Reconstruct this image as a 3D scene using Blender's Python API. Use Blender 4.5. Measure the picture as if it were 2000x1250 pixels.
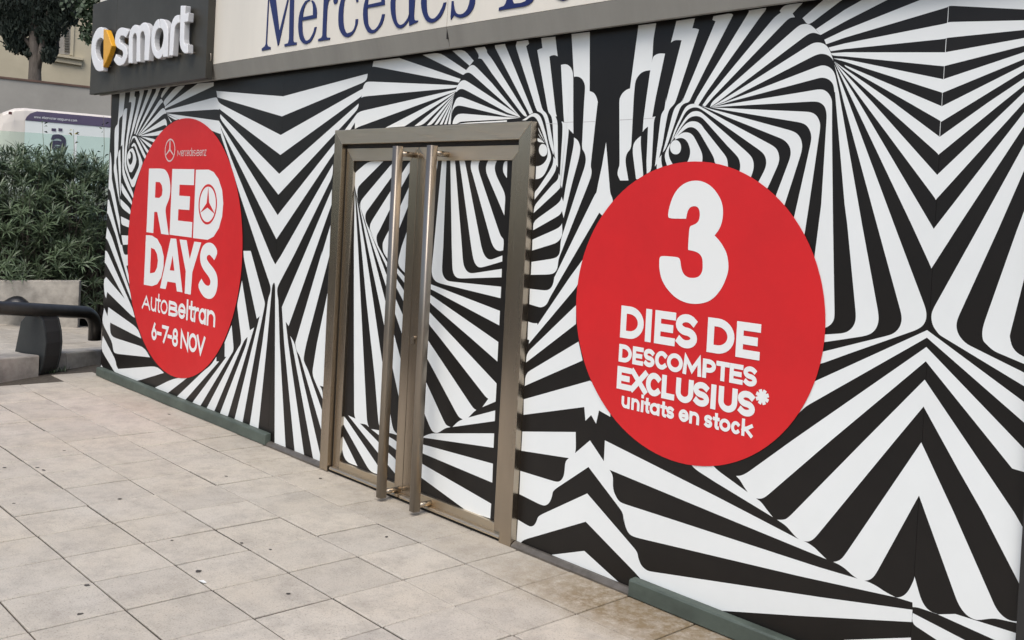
import bpy, bmesh, math, random
from mathutils import Vector, Matrix
random.seed(7)
for o in list(bpy.data.objects): bpy.data.objects.remove(o)
scene = bpy.context.scene
COL = scene.collection
R_ = math.radians

# ------------------------------------------------------------------ camera
# wall print plane: y = 0 (camera at y < 0), ground z = 0, x along the shop front; metres (paving slabs 0.40 m)
F_PX, CX, CY = 1972.947, 1027.59, 458.526
YAW, PITCH, ROLL = -0.821366, -0.0217445, 0.0509698
CAM = Vector((3.150334, -3.770287, 1.826112))
fw = Vector((math.sin(YAW)*math.cos(PITCH), math.cos(YAW)*math.cos(PITCH), math.sin(PITCH)))
rt = Vector((math.cos(YAW), -math.sin(YAW), 0)); up = rt.cross(fw)
RT = math.cos(ROLL)*rt + math.sin(ROLL)*up
UP = -math.sin(ROLL)*rt + math.cos(ROLL)*up
cam_d = bpy.data.cameras.new('camera'); cam = bpy.data.objects.new('camera', cam_d); COL.objects.link(cam)
m = Matrix.Identity(4)
for i, v in enumerate((RT, UP, -fw)):
    for k in range(3): m[k][i] = v[k]
m.translation = CAM
cam.matrix_world = m
cam_d.sensor_fit = 'HORIZONTAL'; cam_d.sensor_width = 36; cam_d.lens = F_PX*36/2000
cam_d.shift_x = (1000-CX)/2000; cam_d.shift_y = (CY-625)/2000
cam_d.clip_start = 0.05; cam_d.clip_end = 500
scene.camera = cam
scene.render.resolution_x = 1024; scene.render.resolution_y = 640

# ------------------------------------------------------------------ sky, sun, exposure
SUN_EL, SUN_AZ = R_(56), R_(148)          # hazy bright day; azimuth clockwise from +y
world = bpy.data.worlds.new('World'); scene.world = world; world.use_nodes = True
wn = world.node_tree; bg = wn.nodes['Background']
sky = wn.nodes.new('ShaderNodeTexSky'); sky.sky_type = 'NISHITA'; sky.sun_disc = False
sky.sun_elevation = SUN_EL; sky.sun_rotation = SUN_AZ
sky.air_density = 1.0; sky.dust_density = 3.5; sky.ozone_density = 1.0; sky.altitude = 0
wn.links.new(sky.outputs[0], bg.inputs[0]); bg.inputs[1].default_value = 0.15
sl = bpy.data.lights.new('sun', 'SUN'); sl.energy = 1.5; sl.angle = R_(40); sl.color = (1, 0.97, 0.93)
so = bpy.data.objects.new('sun', sl); COL.objects.link(so)
sd = Vector((math.sin(SUN_AZ)*math.cos(SUN_EL), math.cos(SUN_AZ)*math.cos(SUN_EL), math.sin(SUN_EL)))
so.rotation_euler = sd.to_track_quat('Z', 'Y').to_euler(); so.location = (0, -5, 12)
vs = scene.view_settings; vs.view_transform = 'Standard'; vs.look = 'None'; vs.exposure = 0.25; vs.gamma = 1

# ------------------------------------------------------------------ helpers
def ray(px, py): return RT*((px-CX)/F_PX) - UP*((py-CY)/F_PX) + fw
def on_y(px, py, y=0.0):
    d = ray(px, py); return CAM + d*((y-CAM.y)/d.y)
def on_z(px, py, z=0.0):
    d = ray(px, py); return CAM + d*((z-CAM.z)/d.z)
def at(px, py, depth): return CAM + ray(px, py)*depth

def tag(o, label=None, cat=None, group=None, kind=None):
    if label: o['label'] = label
    if cat: o['category'] = cat
    if group: o['group'] = group
    if kind: o['kind'] = kind
    return o
def empty(name, loc=(0,0,0), parent=None):
    o = bpy.data.objects.new(name, None); COL.objects.link(o); o.location = loc; o.empty_display_size = .2
    if parent: o.parent = parent
    return o
def link(name, me, mat, parent=None):
    o = bpy.data.objects.new(name, me); COL.objects.link(o)
    if mat is not None and not me.materials:
        me.materials.append(mat)
    if parent:
        o.parent = parent
        if parent.type == 'EMPTY' or True:
            o.matrix_parent_inverse = parent_matrix(parent).inverted()
    return o
def parent_matrix(p):
    mm = p.matrix_basis.copy()
    if p.parent: mm = parent_matrix(p.parent) @ p.matrix_parent_inverse @ mm
    return mm
class MB:
    """collects shapes, builds one mesh"""
    def __init__(s): s.v=[]; s.f=[]
    def poly(s, pts):
        b=len(s.v); s.v += [tuple(p) for p in pts]; s.f.append(tuple(range(b,b+len(pts))))
    def box(s, x0,x1,y0,y1,z0,z1):
        b=len(s.v)
        s.v += [(x0,y0,z0),(x1,y0,z0),(x1,y1,z0),(x0,y1,z0),(x0,y0,z1),(x1,y0,z1),(x1,y1,z1),(x0,y1,z1)]
        s.f += [tuple(b+i for i in q) for q in ((0,3,2,1),(4,5,6,7),(0,1,5,4),(1,2,6,5),(2,3,7,6),(3,0,4,7))]
    def prism(s, pts, vec):
        """pts planar outline, extruded by vec"""
        vec=Vector(vec); b=len(s.v); n=len(pts)
        s.v += [tuple(p) for p in pts] + [tuple(Vector(p)+vec) for p in pts]
        s.f.append(tuple(range(b,b+n))); s.f.append(tuple(range(b+2*n-1,b+n-1,-1)))
        for i in range(n):
            j=(i+1)%n; s.f.append((b+i,b+n+i,b+n+j,b+j))
    def tube(s, path, r, n=14, caps=True):
        path=[Vector(p) for p in path]; rs = r if isinstance(r,(list,tuple)) else [r]*len(path)
        rings=[]; ref=None
        for i,p in enumerate(path):
            t=(path[min(i+1,len(path)-1)]-path[max(i-1,0)]).normalized()
            if ref is None: ref = Vector((0,0,1)) if abs(t.z)<.9 else Vector((1,0,0))
            a=(ref-t*ref.dot(t)).normalized(); bb=t.cross(a); ref=a
            b=len(s.v); rings.append(b)
            for k in range(n):
                an=2*math.pi*k/n; s.v.append(tuple(p+(a*math.cos(an)+bb*math.sin(an))*rs[i]))
        for i in range(len(path)-1):
            for k in range(n):
                k2=(k+1)%n; s.f.append((rings[i]+k,rings[i]+k2,rings[i+1]+k2,rings[i+1]+k))
        if caps:
            s.f.append(tuple(rings[0]+k for k in range(n-1,-1,-1))); s.f.append(tuple(rings[-1]+k for k in range(n)))
    def mesh(s, name, smooth=False, fix=True):
        me=bpy.data.meshes.new(name); me.from_pydata(s.v,[],s.f); me.update()
        if fix:
            bm=bmesh.new(); bm.from_mesh(me); bmesh.ops.recalc_face_normals(bm, faces=bm.faces); bm.to_mesh(me); bm.free()
        if smooth: me.polygons.foreach_set('use_smooth',[True]*len(me.polygons))
        return me
    def build(s, name, mat, parent=None, smooth=False, bevel=0, fix=True):
        o=link(name, s.mesh(name,smooth,fix), mat, parent)
        if bevel:
            md=o.modifiers.new('bevel','BEVEL'); md.width=bevel; md.segments=2; md.limit_method='ANGLE'; md.angle_limit=R_(40)
        return o

# ------------------------------------------------------------------ materials
def mat(name, col, rough=.6, metal=0, spec=.5, noise=None, bump=None, coat=0, col2=None, aniso=0, stretch=None, brush=None):
    mt=bpy.data.materials.new(name); mt.use_nodes=True; nt=mt.node_tree; b=nt.nodes['Principled BSDF']
    b.inputs['Base Color'].default_value=(*col,1); b.inputs['Roughness'].default_value=rough
    b.inputs['Metallic'].default_value=metal; b.inputs['Specular IOR Level'].default_value=spec
    if coat: b.inputs['Coat Weight'].default_value=coat; b.inputs['Coat Roughness'].default_value=.08
    if aniso: b.inputs['Anisotropic'].default_value=aniso
    geo=nt.nodes.new('ShaderNodeNewGeometry'); pos=geo.outputs['Position']
    if stretch:
        vm=nt.nodes.new('ShaderNodeVectorMath'); vm.operation='MULTIPLY'; vm.inputs[1].default_value=stretch
        nt.links.new(pos,vm.inputs[0]); pos=vm.outputs[0]
    if noise:
        sc,amt=noise
        n=nt.nodes.new('ShaderNodeTexNoise'); n.inputs['Scale'].default_value=sc; n.inputs['Detail'].default_value=6; n.inputs['Roughness'].default_value=.65
        nt.links.new(pos,n.inputs['Vector'])
        mr=nt.nodes.new('ShaderNodeMapRange'); mr.inputs[1].default_value=.3; mr.inputs[2].default_value=.7
        nt.links.new(n.outputs[0],mr.inputs[0])
        mx=nt.nodes.new('ShaderNodeMix'); mx.data_type='RGBA'
        c2 = col2 if col2 else tuple(c*(1-amt) for c in col)
        c1 = col if col2 else tuple(min(1,c*(1+amt*.5)) for c in col)
        mx.inputs[6].default_value=(*c1,1); mx.inputs[7].default_value=(*c2,1)
        nt.links.new(mr.outputs[0],mx.inputs[0]); nt.links.new(mx.outputs[2],b.inputs['Base Color'])
        rr=nt.nodes.new('ShaderNodeMapRange'); rr.inputs[3].default_value=max(0,rough-.08); rr.inputs[4].default_value=min(1,rough+.1)
        nt.links.new(n.outputs[0],rr.inputs[0]); nt.links.new(rr.outputs[0],b.inputs['Roughness'])
    if brush:
        vec,st=brush
        v2=nt.nodes.new('ShaderNodeVectorMath'); v2.operation='MULTIPLY'; v2.inputs[1].default_value=vec
        nt.links.new(geo.outputs['Position'],v2.inputs[0])
        n3=nt.nodes.new('ShaderNodeTexNoise'); n3.inputs['Scale'].default_value=1; n3.inputs['Detail'].default_value=3
        nt.links.new(v2.outputs[0],n3.inputs['Vector'])
        bp=nt.nodes.new('ShaderNodeBump'); bp.inputs['Strength'].default_value=1; bp.inputs['Distance'].default_value=st
        nt.links.new(n3.outputs[0],bp.inputs['Height']); nt.links.new(bp.outputs[0],b.inputs['Normal'])
    if bump:
        sc,st=bump
        n2=nt.nodes.new('ShaderNodeTexNoise'); n2.inputs['Scale'].default_value=sc; n2.inputs['Detail'].default_value=8
        nt.links.new(pos,n2.inputs['Vector'])
        bp=nt.nodes.new('ShaderNodeBump'); bp.inputs['Strength'].default_value=st; bp.inputs['Distance'].default_value=.01
        nt.links.new(n2.outputs[0],bp.inputs['Height']); nt.links.new(bp.outputs[0],b.inputs['Normal'])
    return mt
M={}
M['black']=mat('black_vinyl',(.010,.0085,.0075),.36,spec=.32,noise=(3,.25),bump=(5,.05))
M['white']=mat('white_vinyl',(.745,.775,.765),.42,spec=.4,noise=(1.6,.05),bump=(5,.05))
M['crease']=mat('vinyl_crease_shade',(.5,.5,.5),.5)  # flat grey that paints the shading line along a crease
M['red']=mat('red_vinyl',(.60,.015,.018),.42,spec=.4,noise=(2,.10),bump=(6,.04))
M['letter']=mat('white_letter_vinyl',(.755,.78,.765),.42,spec=.4)
M['silverprint']=mat('silver_print',(.62,.5,.48),.4)
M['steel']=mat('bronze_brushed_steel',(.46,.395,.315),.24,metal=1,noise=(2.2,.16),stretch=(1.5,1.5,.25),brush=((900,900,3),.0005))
M['steel_h']=mat('bronze_brushed_steel_skylit',(.66,.555,.41),.34,metal=1,noise=(2.2,.12),stretch=(.3,1.5,2),brush=((3,3,900),.0016))  # same metal as the uprights, sky reflection brightened into the base colour
M['handle']=mat('handle_steel',(.36,.32,.27),.42,metal=1,noise=(3,.2),stretch=(2,2,.2),brush=((700,700,4),.0003))
M['rubber']=mat('dark_gasket_and_shade',(.02,.019,.018),.7)
M['sill']=mat('weathered_sill_metal',(.17,.155,.135),.5,metal=.6,noise=(9,.4))
M['plinth']=mat('green_grey_plinth_paint',(.072,.092,.076),.55,noise=(7,.35),bump=(30,.1),stretch=(.6,1,1))
M['fascia']=mat('grey_anodised_fascia',(.275,.268,.24),.45,spec=.4,noise=(1.7,.14),stretch=(2.2,1,.4))
M['fpanel']=mat('pale_fascia_panel',(.72,.685,.60),.36,spec=.45,noise=(.9,.10),stretch=(1.4,1,.3),bump=(.8,.15))
M['blue']=mat('blue_letter_gloss',(.010,.017,.10),.3,spec=.35)
M['signbox']=mat('dark_grey_sign_metal',(.046,.044,.036),.45,metal=0,spec=.35,noise=(2,.2))
M['signwhite']=mat('white_acrylic',(.78,.79,.80),.3,spec=.5,noise=(5,.05))
M['signedge']=mat('letter_return_grey',(.52,.53,.54),.4)
M['yellow']=mat('yellow_acrylic',(.72,.36,.02),.32,noise=(6,.12))
M['soil']=mat('dark_earth',(.05,.042,.032),.9,noise=(10,.4))
M['benchtube']=mat('bench_tube_metal',(.075,.068,.06),.32,metal=.7,noise=(5,.3))
M['benchfin']=mat('bench_support_paint',(.028,.032,.032),.5,noise=(6,.25))
M['concrete']=mat('stained_concrete',(.40,.375,.33),.85,noise=(4,.45),bump=(25,.25))
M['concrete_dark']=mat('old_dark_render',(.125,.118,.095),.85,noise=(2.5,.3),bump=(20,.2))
M['greywall']=mat('grey_render_wall',(.40,.38,.335),.85,noise=(.7,.16),bump=(12,.2))
M['beige']=mat('beige_render',(.50,.45,.33),.85,noise=(.8,.12),bump=(14,.2))
M['woodframe']=mat('weathered_shutter_paint',(.33,.31,.27),.6,noise=(6,.2))
M['glassdark']=mat('dark_window_glass',(.012,.013,.014),.1,spec=.5)
M['leaf']=mat('oleander_leaf',(.11,.155,.085),.38,spec=.5,noise=(2.3,.55))
M['leaf2']=mat('cypress_foliage',(.025,.038,.026),.7,noise=(3,.5))
M['leaf3']=mat('broad_leaf',(.045,.075,.035),.5,noise=(5,.4))
M['bark']=mat('cypress_bark',(.115,.098,.082),.9,noise=(9,.4),bump=(20,.6),stretch=(3,3,.5))
M['twig']=mat('dry_twig',(.17,.15,.08),.8)
M['yleaf']=mat('yellowing_leaf',(.28,.24,.06),.6,noise=(8,.3))
M['vanwhite']=mat('van_white_paint',(.68,.63,.56),.3,spec=.5,coat=.3,noise=(1,.05))
M['vanside']=mat('van_side_wrap',(.80,.84,.80),.3,spec=.5,noise=(1,.04))
M['purple']=mat('purple_wrap',(.085,.065,.115),.35,noise=(2,.2))
M['blackbag']=mat('black_plastic',(.012,.012,.014),.35,bump=(18,.5))
M['asphalt']=mat('asphalt',(.055,.055,.055),.9,noise=(8,.3))
M['dirt']=mat('dark_grime',(.05,.045,.04),.8)
g=bpy.data.materials.new('green_glass'); g.use_nodes=True; gb=g.node_tree.nodes['Principled BSDF']
gb.inputs['Base Color'].default_value=(.72,.86,.80,1); gb.inputs['Roughness'].default_value=.05
gb.inputs['Transmission Weight'].default_value=1; gb.inputs['IOR'].default_value=1.05; M['glass']=g
g=bpy.data.materials.new('leaf_oleander_translucent')

def slab_mat():
    mt=bpy.data.materials.new('terrazzo_paving_slab'); mt.use_nodes=True; nt=mt.node_tree; b=nt.nodes['Principled BSDF']
    N=nt.nodes.new; L=nt.links.new
    geo=N('ShaderNodeNewGeometry'); oi=N('ShaderNodeObjectInfo')
    def noise(sc,det=8,ro=.6,vec=None):
        n=N('ShaderNodeTexNoise'); n.inputs['Scale'].default_value=sc; n.inputs['Detail'].default_value=det; n.inputs['Roughness'].default_value=ro
        L(vec if vec else geo.outputs['Position'],n.inputs['Vector']); return n.outputs[0]
    def rng(v,a,b_,c,d):
        r=N('ShaderNodeMapRange'); r.inputs[1].default_value=a; r.inputs[2].default_value=b_; r.inputs[3].default_value=c; r.inputs[4].default_value=d; L(v,r.inputs[0]); return r.outputs[0]
    def math_(op,a,b_):
        q=N('ShaderNodeMath'); q.operation=op
        for i,v in enumerate((a,b_)):
            if isinstance(v,(int,float)): q.inputs[i].default_value=v
            else: L(v,q.inputs[i])
        return q.outputs[0]
    def mix(f,a,c):
        q=N('ShaderNodeMix'); q.data_type='RGBA'; L(f,q.inputs[0])
        for i,v in ((6,a),(7,c)):
            if isinstance(v,tuple): q.inputs[i].default_value=(*v,1)
            else: L(v,q.inputs[i])
        return q.outputs[2]
    base=mix(oi.outputs['Random'],(.515,.482,.42),(.435,.41,.362))
    base=mix(rng(noise(1.1),.35,.7,0,.55),base,(.51,.45,.35))       # warm patches
    base=mix(rng(noise(5,8,.78),.45,.72,0,.75),base,(.27,.25,.22))    # soft grey wear
    base=mix(rng(noise(120,4,.7),.54,.70,0,.75),base,(.15,.135,.115))  # fine speckle
    base=mix(rng(noise(55,4,.7),.60,.75,0,.5),base,(.62,.60,.56))
    sv=N('ShaderNodeVectorMath'); sv.operation='MULTIPLY'; sv.inputs[1].default_value=(6,1.1,1); L(geo.outputs['Position'],sv.inputs[0])
    base=mix(rng(noise(2.2,6,.7,sv.outputs[0]),.62,.8,0,.45),base,(.2,.185,.15))   # scuffs
    # brown damp stain along the wall near the right-hand plinth
    sx=N('ShaderNodeSeparateXYZ'); L(geo.outputs['Position'],sx.inputs[0])
    near=math_('MULTIPLY',rng(sx.outputs[1],-.5,-.3,0,1),rng(sx.outputs[0],-.8,-.1,.2,1))
    st=math_('MULTIPLY',near,rng(noise(14,8,.8),.36,.56,.3,1))
    base=mix(st,base,(.21,.16,.095))
    L(base,b.inputs['Base Color'])
    b.inputs['Roughness'].default_value=.72; b.inputs['Specular IOR Level'].default_value=.35
    bp=N('ShaderNodeBump'); bp.inputs['Strength'].default_value=.35; bp.inputs['Distance'].default_value=.004
    L(noise(70,6,.7),bp.inputs['Height']); L(bp.outputs[0],b.inputs['Normal'])
    return mt
M['slab']=slab_mat()
M['joint']=mat('sandy_dark_joint',(.075,.064,.05),.95,noise=(25,.5))

GLASS_Y=.01
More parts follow.
